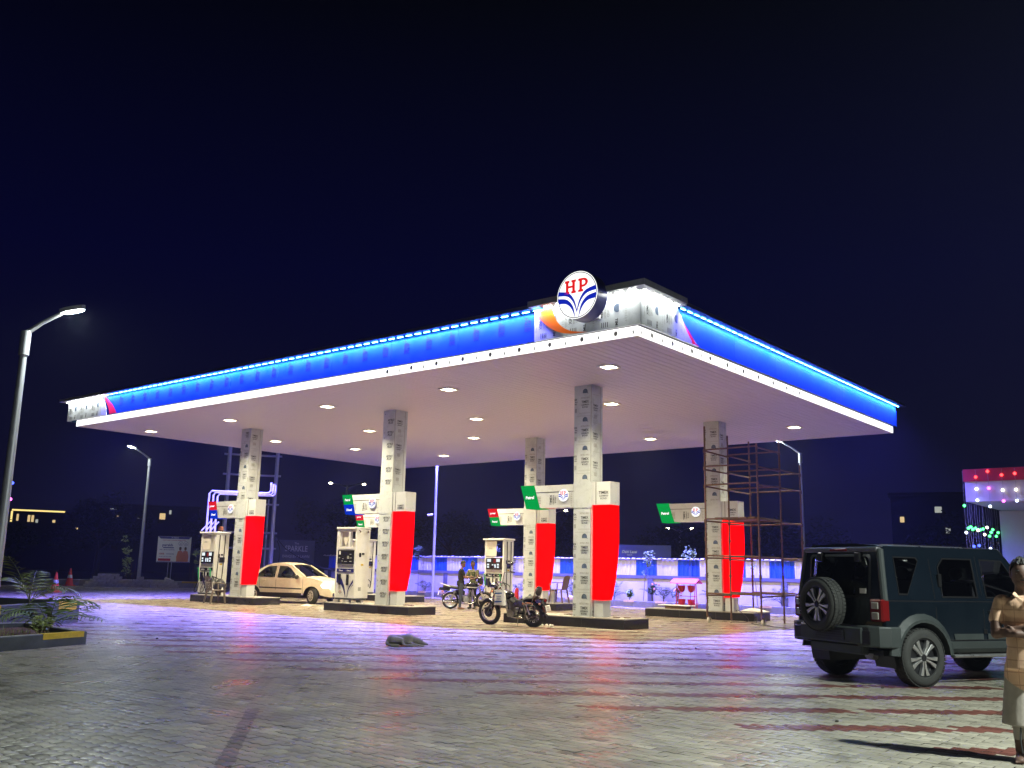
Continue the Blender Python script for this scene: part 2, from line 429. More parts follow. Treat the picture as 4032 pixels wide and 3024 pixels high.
inview = (np.abs(angv) < 30.5) & (dist > 6.3)
order = np.argsort(np.where(inview, dist, 1e9)); ind = np.zeros(n, bool); ind[order[:300]] = True
def pav_mesh(simple=False):
    b = MB(); o3 = [(x, y, 0) for x, y in OUT]
    if simple: b.add(o3, [tuple(range(NO))])
    else:
        b.add([(x, y, 0) for x, y in INN]+[(x, y, -.0015) for x, y in OUT],
              [tuple(range(NO))]+[(i, i+NO, (i+1) % NO+NO, (i+1) % NO) for i in range(NO)])
    return b
pm = pav_mesh().mesh('paver', recalc=False); pm.materials.append(M['paver_obj'])
for q in np.nonzero(ind)[0]:
    o = bpy.data.objects.new('paver', pm); COL.objects.link(o); o.parent = fc
    o.location = (PX[q], PY[q], zoff[q]); o.rotation_euler = (tx[q], ty[q], 0); o.color = (*colr[q], 1)
def field(name, sel, simple):
    ids = np.nonzero(sel)[0]; N = len(ids); b = pav_mesh(simple); tv = np.array([tuple(p) for p in b.v]); nv = len(tv)
    V = np.repeat(tv[None], N, 0); V[:, :, 2] *= np.clip(1.25-dist[ids]/22, .05, 1)[:, None]; sh_ = 1-RNG.random(N)**3*.03; V[:, :, :2] *= sh_[:, None, None]; V[:, :, 2] += V[:, :, 0]*(-ty[ids, None])+V[:, :, 1]*tx[ids, None]+zoff[ids, None]
    V[:, :, 0] += PX[ids, None]; V[:, :, 1] += PY[ids, None]
    loops = np.concatenate([np.array(f) for f in b.f]); sizes = np.array([len(f) for f in b.f]); nl = len(loops)
    LI = (loops[None]+np.arange(N)[:, None]*nv).ravel(); SZ = np.tile(sizes, N)
    me = bpy.data.meshes.new(name); me.vertices.add(N*nv); me.vertices.foreach_set('co', V.ravel())
    me.loops.add(len(LI)); me.loops.foreach_set('vertex_index', LI)
    me.polygons.add(len(SZ)); st = np.concatenate([[0], np.cumsum(SZ)[:-1]]); me.polygons.foreach_set('loop_start', st)
    me.update(calc_edges=True); me.validate()
    at = me.attributes.new('Col', 'FLOAT_COLOR', 'FACE'); c4 = np.ones((N, len(sizes), 4)); c4[:, :, :3] = colr[ids, None, :]
    at.data.foreach_set('color', c4.ravel()); o = put(name, me, 'paver_attr', fc); tag(o, kind='stuff'); return o
nearz = (dist < 25) & ~ind
field('paver_field', nearz, False); field('far_paver_field', ~nearz & ~ind, True)

# ================================================================ KERB, BED AND BOUNDARY WALL
KX, KY0, KY1 = 18.0, -1.6, 33.0
kb = thing('kerb', 'long grey kerb with faded paint blocks along the planting bed', 'kerb', (KX, 0, 0))
y = KY0; i = 0
me_k = None
while y < KY1:
    b = MB().box(0, .25, .004, 1.0, -.03, .27+.0) if me_k is None else None
    if me_k is None:
        me_k = b.mesh('kerb_block', bevel=.012); me_k.materials.append(M['kerb_grey'])
    o = put('kerb_block', me_k, None, kb); o.location = (random.uniform(-.006, .006), y, random.uniform(-.006, .004)); y += 1.0
for y in np.arange(KY0+.55, KY1-1, 1.55):
    MB().box(-.013, .14, y, y+.52, .20, .283).build('paint_block', 'faded_paint', kb)
bed = MB().box(KX+.25, 18.97, KY0, KY1, -.03, .22).build('planting_bed', 'soil'); tag(bed, kind='structure')

WX = 19.0
wl = thing('boundary_wall', 'low lilac boundary wall with blue and white profiled sheets on top', 'wall', (WX, 0, 0))
B('plinth', 'wall_plaster', wl, (0, .2, KY0, KY1, -.03, 1.2))
B('coping', 'wall_band', wl, (-.035, .23, KY0-.02, KY1+.02, 1.2, 1.335))
for k, y in enumerate(np.arange(KY0+.4, KY1, 3.05)):
    B('pilaster', 'wall_band', wl, (-.03, 0, y, y+.27, -.03, 1.198))
def sheet_mesh():
    b = MB(); w = 1.02; prof = []
    for r in range(5):
        y0 = r*w/5; prof += [(y0, 0), (y0+.120, 0), (y0+.140, -.028), (y0+.185, -.028)]
    prof.append((w, 0)); pts = [(p[1], p[0]) for p in prof]
    for x, y in pts: b.v.append(Vector((x, y, 0)))
    for x, y in pts: b.v.append(Vector((x, y, .70)))
    k = len(pts); b.f = [(j, j+1, k+j+1, k+j) for j in range(k-1)]; return b.mesh('profiled_sheet', recalc=False)
smb = sheet_mesh(); smw = smb.copy(); smb.materials.append(M['sheet_blue']); smw.materials.append(M['sheet_white'])
y = KY0; k = 0; ph = 0
while y < KY1-.5:
    blue = (int(round((y-11.0)/1.04)) % 2) == 0
    if not (18.6 < y < 19.7):
        o = put('profiled_sheet', smb if blue else smw, None, wl); o.location = (.08+random.uniform(0, .02), y, 1.33); o.rotation_euler = (0, random.uniform(-.012, .012), 0)
    y += 1.04
B('top_rail', 'galv', wl, (.03, .075, KY0, KY1, 2.005, 2.035))
for y in np.arange(KY0, KY1, .26):       # ragged folded ridge of the sheet tops
    MB().add([(-.01, y, 2.04), (-.01, y+.20, 2.04), (.11, y+.18, 2.075+random.uniform(-.01, .02)), (.11, y+.02, 2.075)], [(0, 1, 2, 3)]).build('ridge_flap', 'sheet_white', wl, recalc=False)
lv = B('louvre_frame', 'galv', wl, (.05, .12, 18.62, 18.68, 1.40, 2.0), (.05, .12, 19.62, 19.68, 1.40, 2.0), (.05, .12, 18.62, 19.68, 1.36, 1.40))
B('louvre_back', 'print_dark', wl, (.125, .14, 18.68, 19.62, 1.4, 2.0))
for z in np.arange(1.44, 2.0, .09):
    MB().add([(.05, 18.68, z), (.05, 19.62, z), (.11, 19.62, z+.06), (.11, 18.68, z+.06)], [(0, 1, 2, 3)]).build('louvre_slat', 'kerb_dark', lv, recalc=False)

# far left kerb
LKA, LKB = Vector((8.2, 47.2)), Vector((19.4, 34.6)); LD = (LKB-LKA).normalized(); LANG = math.atan2(LD.y, LD.x)
lk = thing('kerb', 'pale far kerb edging the forecourt behind the stack of blocks', 'kerb', (LKA.x, LKA.y, 0), LANG)
km2 = MB().box(.01, 1.1, 0, .3, -.04, .36).mesh('kerb_block', bevel=.02); km2.materials.append(M['concrete'])
for k in range(15):
    o = put('kerb_block', km2, None, lk); o.location = (k*1.11, random.uniform(-.02, .02), random.uniform(-.02, .01))
MB().box(9.3, 10.5, -.012, .2, .27, .372).build('paint_block', 'yellow_paint', lk)

# ================================================================ round HP emblem
def bez(p, n=8):
    """Catmull style smooth line through points"""
    out = []; P = [p[0]]+list(p)+[p[-1]]
    for i in range(1, len(P)-2):
        a, b, c, d = (np.array(P[k], float) for k in (i-1, i, i+1, i+2))
        for t in np.linspace(0, 1, n, endpoint=False):
            out.append(tuple(.5*((2*b)+(-a+c)*t+(2*a-5*b+4*c-d)*t*t+(-a+3*b-3*c+d)*t**3)))
    out.append(tuple(p[-1])); return out
def strip(mb, top, bot, fn):
    n = len(top); mb.add([fn(*q) for q in top]+[fn(*q) for q in bot], [(i, i+1, n+i+1, n+i) for i in range(n-1)])
def hp_letters(mb, fn):
    def r(x0, x1, y0, y1): mb.add([fn(x0, y0), fn(x1, y0), fn(x1, y1), fn(x0, y1)], [(0, 1, 2, 3)])
    for x in (-.56, -.235):                       # H
        r(x, x+.13, .20, .57); r(x-.05, x+.18, .10, .20); r(x-.05, x+.18, .57, .67)
    r(-.43, -.235, .345, .435)
    r(.12, .25, .20, .57); r(.06, .31, .10, .20); r(.06, .25, .57, .67)
    o = [(.25, .67)]+[(.30+.24*math.sin(t), .48+.19*math.cos(t)) for t in np.linspace(0, PI, 9)]+[(.25, .29)]
    i = [(.25, .575)]+[(.30+.11*math.sin(t), .48+.095*math.cos(t)) for t in np.linspace(0, PI, 9)]+[(.25, .385)]
    strip(mb, o, i, fn)
def petals(mb, fn):
    for s in (1, -1):
        f = lambda u, v: fn(s*u, v)
        strip(mb, bez([(0, -.62), (.13, -.20), (.42, .14), (.925, .27)]), bez([(.0, -.74), (.19, -.28), (.48, .0), (.955, .08)]), f)
        strip(mb, bez([(.075, -.93), (.20, -.45), (.50, -.13), (.965, -.03)]), bez([(.085, -.94), (.27, -.54), (.54, -.31), (.91, -.26)]), f)
def emblem(parent, P, r, depth, ring=True, side='logo_blue'):
    """P(u,v,w): u right, v up, w towards the viewer"""
    n = 48; ci = [(math.cos(2*PI*k/n), math.sin(2*PI*k/n)) for k in range(n)]
    b = MB(); b.add([P(r*u, r*v, 0) for u, v in ci], [tuple(range(n))]); b.build('emblem_face', 'logo_white', parent, recalc=False)
    b = MB(); b.add([P(r*u, r*v, -.002) for u, v in ci]+[P(r*u, r*v, -depth) for u, v in ci], [(k, (k+1) % n, n+(k+1) % n, n+k) for k in range(n)]); b.build('emblem_rim', 'navy' if side else 'white_gloss', parent, smooth=True)
    b = MB(); hp_letters(b, lambda u, v: P(r*u, r*v, .006)); b.build('emblem_letters', 'logo_red', parent, recalc=False)
    b = MB(); petals(b, lambda u, v: P(r*u, r*v, .006)); b.build('emblem_petals', 'logo_blue', parent, recalc=False)
    if ring:
        b = MB(); strip(b, [(.965*u, .965*v) for u, v in ci+ci[:1]], [(.935*u, .935*v) for u, v in ci+ci[:1]], lambda u, v: P(r*u, r*v, .004)); b.build('emblem_ring', 'print_navy', parent, recalc=False)

# ================================================================ protective film print
def film_print(name, parent, fn, w, z0, z1, off=0., mode='main', up=True):
    """printed marks of the protective film on a face: fn(u,v) with u across (0..w) and v up"""
    dk, gr, bl = MB(), MB(), MB(); per = .80; z = z0-per+off % per
    def W(mb, s, u, v, h, mw=None, **k): write(mb, s, fn, u, v, h, bold=k.pop('bold', .02), maxw=mw, **k)
    def dome(u, v, r):
        pts = [(u+r*math.cos(t), v+r*math.sin(t)*1.05) for t in np.linspace(R(-25), R(205), 12)]
        bl.add([fn(*q) for q in pts], [tuple(range(12))]); bl.add([fn(u+r*.55, v-r*.35), fn(u+r*1.35, v-r*.75), fn(u+r*1.0, v-r*.30)], [(0, 1, 2)])
    while z < z1:
        items = []
        if mode == 'main':
            cu = w*.64
            items = [(.70, 'hatch'), (.62, 'line'), (.50, 'dome'), (.33, 'pp'), (.22, 'tgb'), (.30, 'left')]
        elif mode == 'side': cu = w*.36; items = [(.62, 'tgb2'), (.30, 'bar'), (.47, 'line2'), (.12, 'line2')]
        elif mode == 'plus': cu = w*.62; items = [(.55, 'plus'), (.15, 'plus0'), (.35, 'dots')]
        for dz, kd in items:
            v = z+dz
            if v < z0+.10 or v > z1-.10: continue
            if kd == 'hatch':
                for q in range(11): gr.add([fn(w*.30+q*w*.060, v-.020), fn(w*.30+q*w*.060+.009, v-.020), fn(w*.30+q*w*.060+.009, v+.020), fn(w*.30+q*w*.060, v+.020)], [(0, 1, 2, 3)])
            elif kd in ('line', 'line2'): gr.add([fn(w*.12, v), fn(w*.95 if kd == 'line' else w*.72, v), fn(w*.95 if kd == 'line' else w*.72, v+.006), fn(w*.12, v+.006)], [(0, 1, 2, 3)])
            elif kd == 'dome': dome(cu, v, .085)
            elif kd == 'pp': W(gr, 'PETRO PRO', cu, v, .046, .30, shear=.2)
            elif kd == 'tgb': W(dk, 'TIMEX', cu, v, .070, .25, bold=.03); W(dk, 'GERMAN', cu, v-.085, .047, .25); W(dk, 'BOND', cu, v-.150, .047, .20)
            elif kd == 'left':
                W(dk, 'EX', w*.10, v, .055, .09, bold=.03); W(dk, 'AN', w*.11, v-.07, .04, .09); W(dk, 'ND', w*.10, v-.13, .04, .08)
                for q in range(2): dk.add([fn(w*.05+q*.035, v-.37), fn(w*.05+q*.035+.014, v-.37), fn(w*.05+q*.035+.014, v-.26), fn(w*.05+q*.035, v-.26)], [(0, 1, 2, 3)])
            elif kd == 'tgb2': W(dk, 'TIMEX', cu, v, .060, w*.55, bold=.03); W(dk, 'GERMAN', cu, v-.075, .042, w*.55); W(dk, 'BOND', cu, v-.135, .042, w*.42)
            elif kd == 'bar':
                for q in range(5): gr.add([fn(cu-.065+q*.027, v-.055), fn(cu-.065+q*.027+.015, v-.055), fn(cu-.065+q*.027+.015, v+.055), fn(cu-.065+q*.027, v+.055)], [(0, 1, 2, 3)])
            elif kd in ('plus', 'plus0'): W(dk, 'PETRO', cu, v, .07, .30, bold=.03, shear=.3); W(dk, 'PLUS', cu-.01, v-.085, .07, .24, bold=.03, shear=.3)
            elif kd == 'dots':
                for q in (0, .18): dk.add([fn(w*.14, v+q), fn(w*.17, v+q), fn(w*.17, v+q+.04), fn(w*.14, v+q+.04)], [(0, 1, 2, 3)])
        z += per
    out = []
    for mb, m in ((dk, 'print_dark'), (gr, 'print_grey'), (bl, 'print_blue')):
        if mb.f: out.append(mb.build(name, m, parent, recalc=False))
    return out

# ================================================================ CANOPY
CW, CD, CH = 17.2, 25.34, 6.54
can = thing('canopy', 'wide flat fuel station canopy with glowing blue fascia and film wrapped corner', 'canopy')
B('roof_slab', 'canopy_core', can, (.06, CW-.06, .06, CD-.06, 6.64, 7.42))
ce = B('ceiling', 'ceiling_white', can, (.02, CW-.02, .02, CD-.02, 6.602, 6.635))
sm = MB().prism([(.004, 6.600), (.004, 6.575), (.022, 6.560), (.198, 6.560), (.216, 6.575), (.216, 6.600)], .03, CW-.03, 'x').mesh('ceiling_strip'); sm.materials.append(M['ceiling_white'])
for k in range(115):
    o = put('ceiling_strip', sm, None, ce); o.location = (0, .02+k*.22, random.uniform(-.0015, .0015))
B('edge_trim', 'ceiling_white', can, (CW-.12, CW, 0, CD, 6.535, 6.60), (0, CW-.12, CD-.12, CD, 6.535, 6.60))
# white film lower band; LED light falling on it put in as glow
for a in ((-.012, 0.0, -.012, CD, 6.54, 6.765), (0, CW, -.012, 0.0, 6.54, 6.765), (CW, CW+.012, -.012, CD, 6.54, 6.765), (0, CW, CD, CD+.012, 6.54, 6.765)):
    B('lit_band', 'band_film_glow', can, a)
PB, PT, PE, LE, LT = 6.75, 7.49, .16, .42, 7.585
lf = lambda w: (lambda y, z: (-PE-w, y, z)); rf = lambda w: (lambda x, z: (x, -PE-w, z))
def fpanel(name, m, side, poly, d0=0., d1=.03, parent=can):
    """poly in (along, z) on the left (-X) or right (-Y) fascia"""
    b = MB()
    if side == 'L': b.prism(poly, -PE-d0, -PE+d1, 'x')
    elif side == 'R': b.prism(poly, -PE-d0, -PE+d1, 'y')
    elif side == 'BX': b.prism(poly, CW+PE-d1, CW+PE+d0, 'x')
    else: b.prism(poly, CD+PE+.3-d1, CD+PE+.3+d0, 'y')
    return b.build(name, m, parent)
fas = B('fascia_frame', 'canopy_core', can, (-.12, -.06, -.1, CD+.3, 6.80, 7.45), (-.06, CW, -.12, -.06, 6.80, 7.45))
# blue panels, left face
ys = np.linspace(2.74, 22.4, 9)
for k in range(8): fpanel('blue_panel', 'fascia_blue', 'L', [(ys[k]+.004, PB), (ys[k+1]-.004, PB), (ys[k+1]-.004, PT), (ys[k]+.004, PT)])
arc = [(22.4+.95*math.sin(t)*.75, PB+(PT-PB)*(1-math.cos(t))) for t in np.linspace(0, PI/2, 8)]
fpanel('blue_panel', 'fascia_blue', 'L', [(22.404, PB)]+[(22.404+1.05*(1-((z-PB)/(PT-PB))**1.0*.0)*0+.62-.0*z, z) if False else (22.404+.35+.55*((z-PB)/(PT-PB))**2, z) for z in np.linspace(PB, PT, 7)]+[(22.404, PT)])
xs = [2.0, 4.4, 6.9, 9.4, 11.9, 14.4, 17.2]
fpanel('blue_panel', 'fascia_blue', 'R', [(2.46, PB), (4.396, PB), (4.396, PT), (1.44, PT), (1.72, 7.22), (2.05, 6.98)])
for k in range(1, 6): fpanel('blue_panel', 'fascia_blue', 'R', [(xs[k]+.004, PB), (xs[k+1]-.004, PB), (xs[k+1]-.004, PT), (xs[k]+.004, PT)])
for k in range(10): fpanel('blue_panel', 'fascia_blue', 'BX', [(k*2.55+.004, PB), (k*2.55+2.546, PB), (k*2.55+2.546, PT), (k*2.55+.004, PT)])
for k in range(7): fpanel('blue_panel', 'fascia_blue', 'BY', [(k*2.44+.004, PB), (k*2.44+2.436, PB), (k*2.44+2.436, PT), (k*2.44+.004, PT)])
# film wrapped corner
fw = fpanel('film_wrap', 'film', 'L', [(-PE-.02, PB), (2.735, PB), (2.735, PT+.03), (-PE-.02, PT+.03)], .02)
fw2 = fpanel('film_wrap', 'film', 'R', [(-PE, PB), (2.45, PB), (2.04, 6.98), (1.71, 7.22), (1.43, PT+.02), (-PE, PT+.02)], .02)
fw3 = fpanel('film_wrap', 'film', 'L', [(22.404+.36+.55*((z-PB)/(PT-PB))**2, z) for z in np.linspace(PB, PT, 7)]+[(CD+.45, PT), (CD+.45, PB)], .015)
B('film_wrap_end', 'film', can, (-.17, .4, CD+.45, CD+.47, PB, PT))
# prints on the wraps (vertical text)
def wrap_prints(parent, fn, a0, a1, sgn, z0=PB, H=.72):
    dk, gr, bl = MB(), MB(), MB(); a = a0; k = 0
    while a < a1:
        for mb, s, da, h in ((dk, 'TIMEX', 0, .085), (gr, 'GERMAN', .10, .06), (gr, 'BOND', .18, .06)):
            write(mb, s, fn, a+da, z0+H*.55, h, rot=sgn*-PI/2, bold=.02, maxw=.28)
        for q in range(4): dk.add([fn(a+.0+q*.05, z0+.04), fn(a+.02+q*.05, z0+.04), fn(a+.02+q*.05, z0+.16), fn(a+q*.05, z0+.16)], [(0, 1, 2, 3)])
        write(gr, 'PETRO PRO', fn, a-.13, z0+H*.52, .05, rot=sgn*-PI/2, maxw=.34)
        u, v, r = a+.42, z0+H*.62, .10
        pts = [(u+r*math.cos(t), v+r*math.sin(t)) for t in np.linspace(R(60), R(295), 12)]
        bl.add([fn(*p) for p in pts], [tuple(range(12))])
        for q in range(9): gr.add([fn(a+.62, z0+.12+q*.055), fn(a+.67, z0+.12+q*.055), fn(a+.67, z0+.13+q*.055), fn(a+.62, z0+.13+q*.055)], [(0, 1, 2, 3)])
        write(dk, 'TIM', fn, a+.40, z0+.13, .07, rot=sgn*-PI/2, bold=.03, maxw=.2)
        a += .86
    for mb, m in ((dk, 'print_dark'), (gr, 'print_grey'), (bl, 'print_blue')): mb.build('film_print', m, parent, recalc=False)
wrap_prints(can, lambda u, z: (-PE-.023, 2.6-u, z), .05, 2.6, 1)
wrap_prints(can, lambda u, z: (u, -PE-.023, z), .12, 1.7, 1)
wrap_prints(can, lambda u, z: (-PE-.018, CD+.4-u, z), .15, 2.2, 1)
# ghost print on the blue panels
gp = MB()
for y in np.arange(3.0, 22.2, .82):
    f = lambda u, v: (-PE-.003, -u, v)
    write(gp, 'PETRO', f, -y, 7.20, .085, rot=PI/2, bold=.03, shear=.3, maxw=.36); write(gp, 'PLUS', f, -y+.10, 7.17, .085, rot=PI/2, bold=.03, shear=.3, maxw=.30)
gp.build('panel_print', 'fascia_print', can, recalc=False)
# prints on the lit band near the corner
bp, bq = MB(), MB()
for k, y in enumerate(np.arange(.10, 8.2, .46)):
    f = lambda u, v: (-.016, -u, v)
    if k % 2 == 0:
        write(bp, 'TIM', f, -y, 6.66, .06, rot=-PI/2, bold=.03, maxw=.13); write(bq, 'GER', f, -y-.09, 6.66, .045, rot=-PI/2, maxw=.13); write(bq, 'BO', f, -y-.16, 6.66, .045, rot=-PI/2, maxw=.10)
    else:
        bq.add([f(-y+.05*math.cos(t), 6.66+.06*math.sin(t)) for t in np.linspace(0, 2*PI, 10, endpoint=False)], [tuple(range(10))])
for k, x in enumerate(np.arange(.12, 9, .46)):
    f = lambda u, v: (u, -.016, v)
    if k % 2 == 0: write(bp, 'TIM', f, x, 6.66, .06, rot=-PI/2, bold=.03, maxw=.13)
    else: bq.add([f(x+.05*math.cos(t), 6.66+.06*math.sin(t)) for t in np.linspace(0, 2*PI, 10, endpoint=False)], [tuple(range(10))])
bp.build('band_print', 'print_grey', can, recalc=False); bq.build('band_print', 'brick_grey', can, recalc=False)
# swooshes
sw_o = bez([(2.74, 7.44), (2.30, 7.03), (1.85, 6.82), (1.20, 6.755)])
sw_i = bez([(2.22, 7.50), (2.05, 7.12), (1.72, 6.87), (1.20, 6.76)])
b = MB(); strip(b, sw_o, sw_i, lambda y, z: (-PE-.030, y, z)); b.build('orange_swoosh', 'swoosh_orange', can, recalc=False)
b = MB(); b.add([(x, -PE-.030, z) for x, z in [(1.66, 7.22), (1.98, 7.02), (2.30, 6.80), (2.50, 6.756), (2.14, 6.756), (1.92, 6.95)]], [(0, 1, 2, 3, 4, 5)]); b.build('red_swoosh', 'swoosh_red', can, recalc=False)
b = MB(); strip(b, bez([(23.05, 7.44), (22.72, 7.10), (22.52, 6.76)]), bez([(22.98, 7.44), (22.35, 7.08), (22.02, 6.76)]), lambda y, z: (-PE-.020, y, z)); b.build('red_swoosh', 'swoosh_red', can, recalc=False)
# projecting lip and the LED modules below it
B('lip', 'lip_dark', can, (-LE, .1, 2.75, 22.9, PT+.005, LT)); B('lip', 'lip_film', can, (-LE, .1, 22.905, CD+.75, PT+.005, LT+.01))
B('lip', 'lip_dark', can, (1.45, CW+.3, -LE, .1, PT+.005, LT)); B('lip', 'lip_dark', can, (CW, CW+LE, .1, CD+.3, PT+.005, LT), (.1, CW, CD+.2, CD+.3+LE, PT+.005, LT))
B('corner_lip', 'lip_film', can, (-LE-.03, .12, -LE-.03, 2.745, PT+.035, LT+.075), (.12, 1.445, -LE-.03, .12, PT+.035, LT+.075))
B('parapet', 'canopy_core', can, (0, CW, 0, CD, 7.46, 7.57))
lm = MB().box(0, .026, 0, .20, 0, .010).mesh('led_module'); lb = lm.copy(); lm.materials.append(M['led_white']); lb.materials.append(M['led_blue'])
ly = MB().box(0, .20, 0, .026, 0, .010).mesh('led_module'); lyb = ly.copy(); ly.materials.append(M['led_white']); lyb.materials.append(M['led_blue'])
led = []
for y in np.arange(-.1, CD+.5, .33):
    wht = y < 2.5 or y > 22.9
    o = put('led_module', lm if wht else lb, None, can); o.location = (-PE-.075, y, PT-.012+(.03 if y < 2.5 else 0))
for x in np.arange(-.1, CW+.1, .33):
    o = put('led_module', ly if x < 1.35 else lyb, None, can); o.location = (x, -PE-.075, PT-.012+(.03 if x < 1.35 else 0))
for y in np.arange(.2, CD, .66):
    o = put('led_module', lb, None, can); o.location = (CW+PE+.08, y, PT-.012); o.scale = (1, 2, 1)
for x in np.arange(.2, CW, .66):
    o = put('led_module', lyb, None, can); o.location = (x, CD+PE+.38, PT-.012); o.scale = (2, 1, 1)
# the light the LED strips throw down: one strip lamp per run
def strip_lamp(p, length, along, col, pw):
    d = bpy.data.lights.new('led_strip_lamp', 'AREA'); d.shape = 'RECTANGLE'; d.size = length; d.size_y = .03; d.energy = pw*length; d.color = col; d.spread = SPREAD
    o = bpy.data.objects.new('led_strip_lamp', d); COL.objects.link(o); o.parent = can; o.location = p; o.rotation_euler = (0, 0, 0 if along == 'x' else PI/2)
zl = PT-.016
strip_lamp((-PE-.06, 12.7, zl), 20.2, 'y', C_BLUE, P_BLUE); strip_lamp((9.4, -PE-.06, zl), 15.6, 'x', C_BLUE, P_BLUE)
strip_lamp((CW+PE+.08, 12.7, zl), 25.0, 'y', C_BLUE, P_BLUE*2.2); strip_lamp((8.6, CD+PE+.38, zl), 17.0, 'x', C_BLUE, P_BLUE*1.3)
strip_lamp((-PE-.06, 1.2, zl+.03), 2.7, 'y', C_WHITE, P_WHITE); strip_lamp((.55, -PE-.06, zl+.03), 1.5, 'x', C_WHITE, P_WHITE); strip_lamp((-PE-.06, 24.3, zl), 2.8, 'y', C_WHITE, P_WHITE)
# round emblem on the corner
rs_ = B('sign_bracket', 'canopy_core', can, (-.40, -.19, .85, 1.3, 7.0, 7.8))
emblem(can, lambda u, v, w: (-.80-w, 1.065-u, 7.455+v), .545, .40)
# recessed downlights
DL = [(2.35, y) for y in (2.3, 7.85, 13.25, 18.65, 24.0)]+[(6.87, y) for y in (5.2, 10.75, 16.2, 22.0)]+[(14.2, y) for y in (2.4, 8.2, 13.7, 19.2)]+[(10.4, 14.0), (10.4, 21.0)]
dlp = None
for k, (x, y) in enumerate(DL):
    if dlp is None:
        dlp = thing('downlight', 'square recessed ceiling downlight glowing warm white under the canopy', 'ceiling light', (x, y, CH), 0, 'downlights in the canopy ceiling')
        B('frame', 'white_gloss', dlp, (-.22, .22, -.22, -.17, -.012, .02), (-.22, .22, .17, .22, -.012, .02), (-.22, -.17, -.17, .17, -.012, .02), (.17, .22, -.17, .17, -.012, .02))
        MB().quad((-.168, -.168, -.002), (-.168, .168, -.002), (.168, .168, -.002), (.168, -.168, -.002)).build('diffuser', 'lamp_down', dlp, recalc=False)
        ld = bpy.data.lights.new('downlight_lamp', 'AREA'); ld.shape = 'SQUARE'; ld.size = .32; ld.energy = P_DOWN; ld.color = C_DOWN; ld.spread = S_DOWN
        lo_ = bpy.data.objects.new('downlight_lamp', ld); COL.objects.link(lo_); lo_.parent = dlp; lo_.location = (0, 0, -.008)
    else:
        o = copy_tree(dlp); o.location = (x, y, CH)

# ================================================================ ISLANDS
IL, IW, IH = 4.0, 1.21, .27
def island(x, y, label):
    t = thing('pump_island', label, 'pump island', (x, y, 0), 0, 'black tiled pump islands')
    B('core', 'tile_joint', t, (.012, IW-.012, .012, IL-.012, -.03, IH-.03)); B('top_slab', 'island_top', t, (0, IW, 0, IL, IH-.03, IH), bevel=.006)
    for y0, y1 in ((0, 1.33), (1.336, 2.67), (2.676, 4.0)):
        B('tile', 'tile_black', t, (0, .012, y0+.002, y1-.002, -.02, IH-.031)); B('tile', 'tile_black', t, (IW-.012, IW, y0+.002, y1-.002, -.02, IH-.031))
    B('tile', 'tile_black', t, (.012, IW-.012, 0, .012, -.02, IH-.031)); B('tile', 'tile_black', t, (.012, IW-.012, IL-.012, IL, -.02, IH-.031))
    return t
ROWX, COLY = (3.81, 11.41), (4.0, 11.8, 19.75)
CN = {(0, 0): 'C', (0, 1): 'B', (0, 2): 'A', (1, 0): 'D', (1, 1): 'E', (1, 2): 'F'}
ISL = {'C': 'black tiled island without dispenser next to the parked cruiser motorcycle', 'B': 'black tiled island carrying the diesel dispenser raised on bricks',
       'A': 'black tiled island with a latticed plastic chair in front of it', 'D': 'black tiled island with the scaffold tower over one end',
       'E': 'black tiled island carrying the petrol dispenser with the red display', 'F': 'black tiled island behind the cream sedan'}
for (r, c), k in CN.items(): island(ROWX[r], COLY[c]-1.2, ISL[k])
for r, c, pts in ((0, 0, ((.5, .5), (.62, .25), (.5, 1.9), (.62, 2.2))), (0, 1, ((.5, .35), (.6, .7), (.55, 1.7)))):
    for k, (x, y) in enumerate(pts):
        tag(B('cable_duct_cover', 'rust', None, (ROWX[r]+x, ROWX[r]+x+.10, COLY[c]-1.2+y, COLY[c]-1.2+y+.16, IH, IH+.02)), 'small rusty cable duct cover on the bare %s island' % ('corner' if c == 0 else 'diesel'), 'duct cover', 'duct covers on the islands')

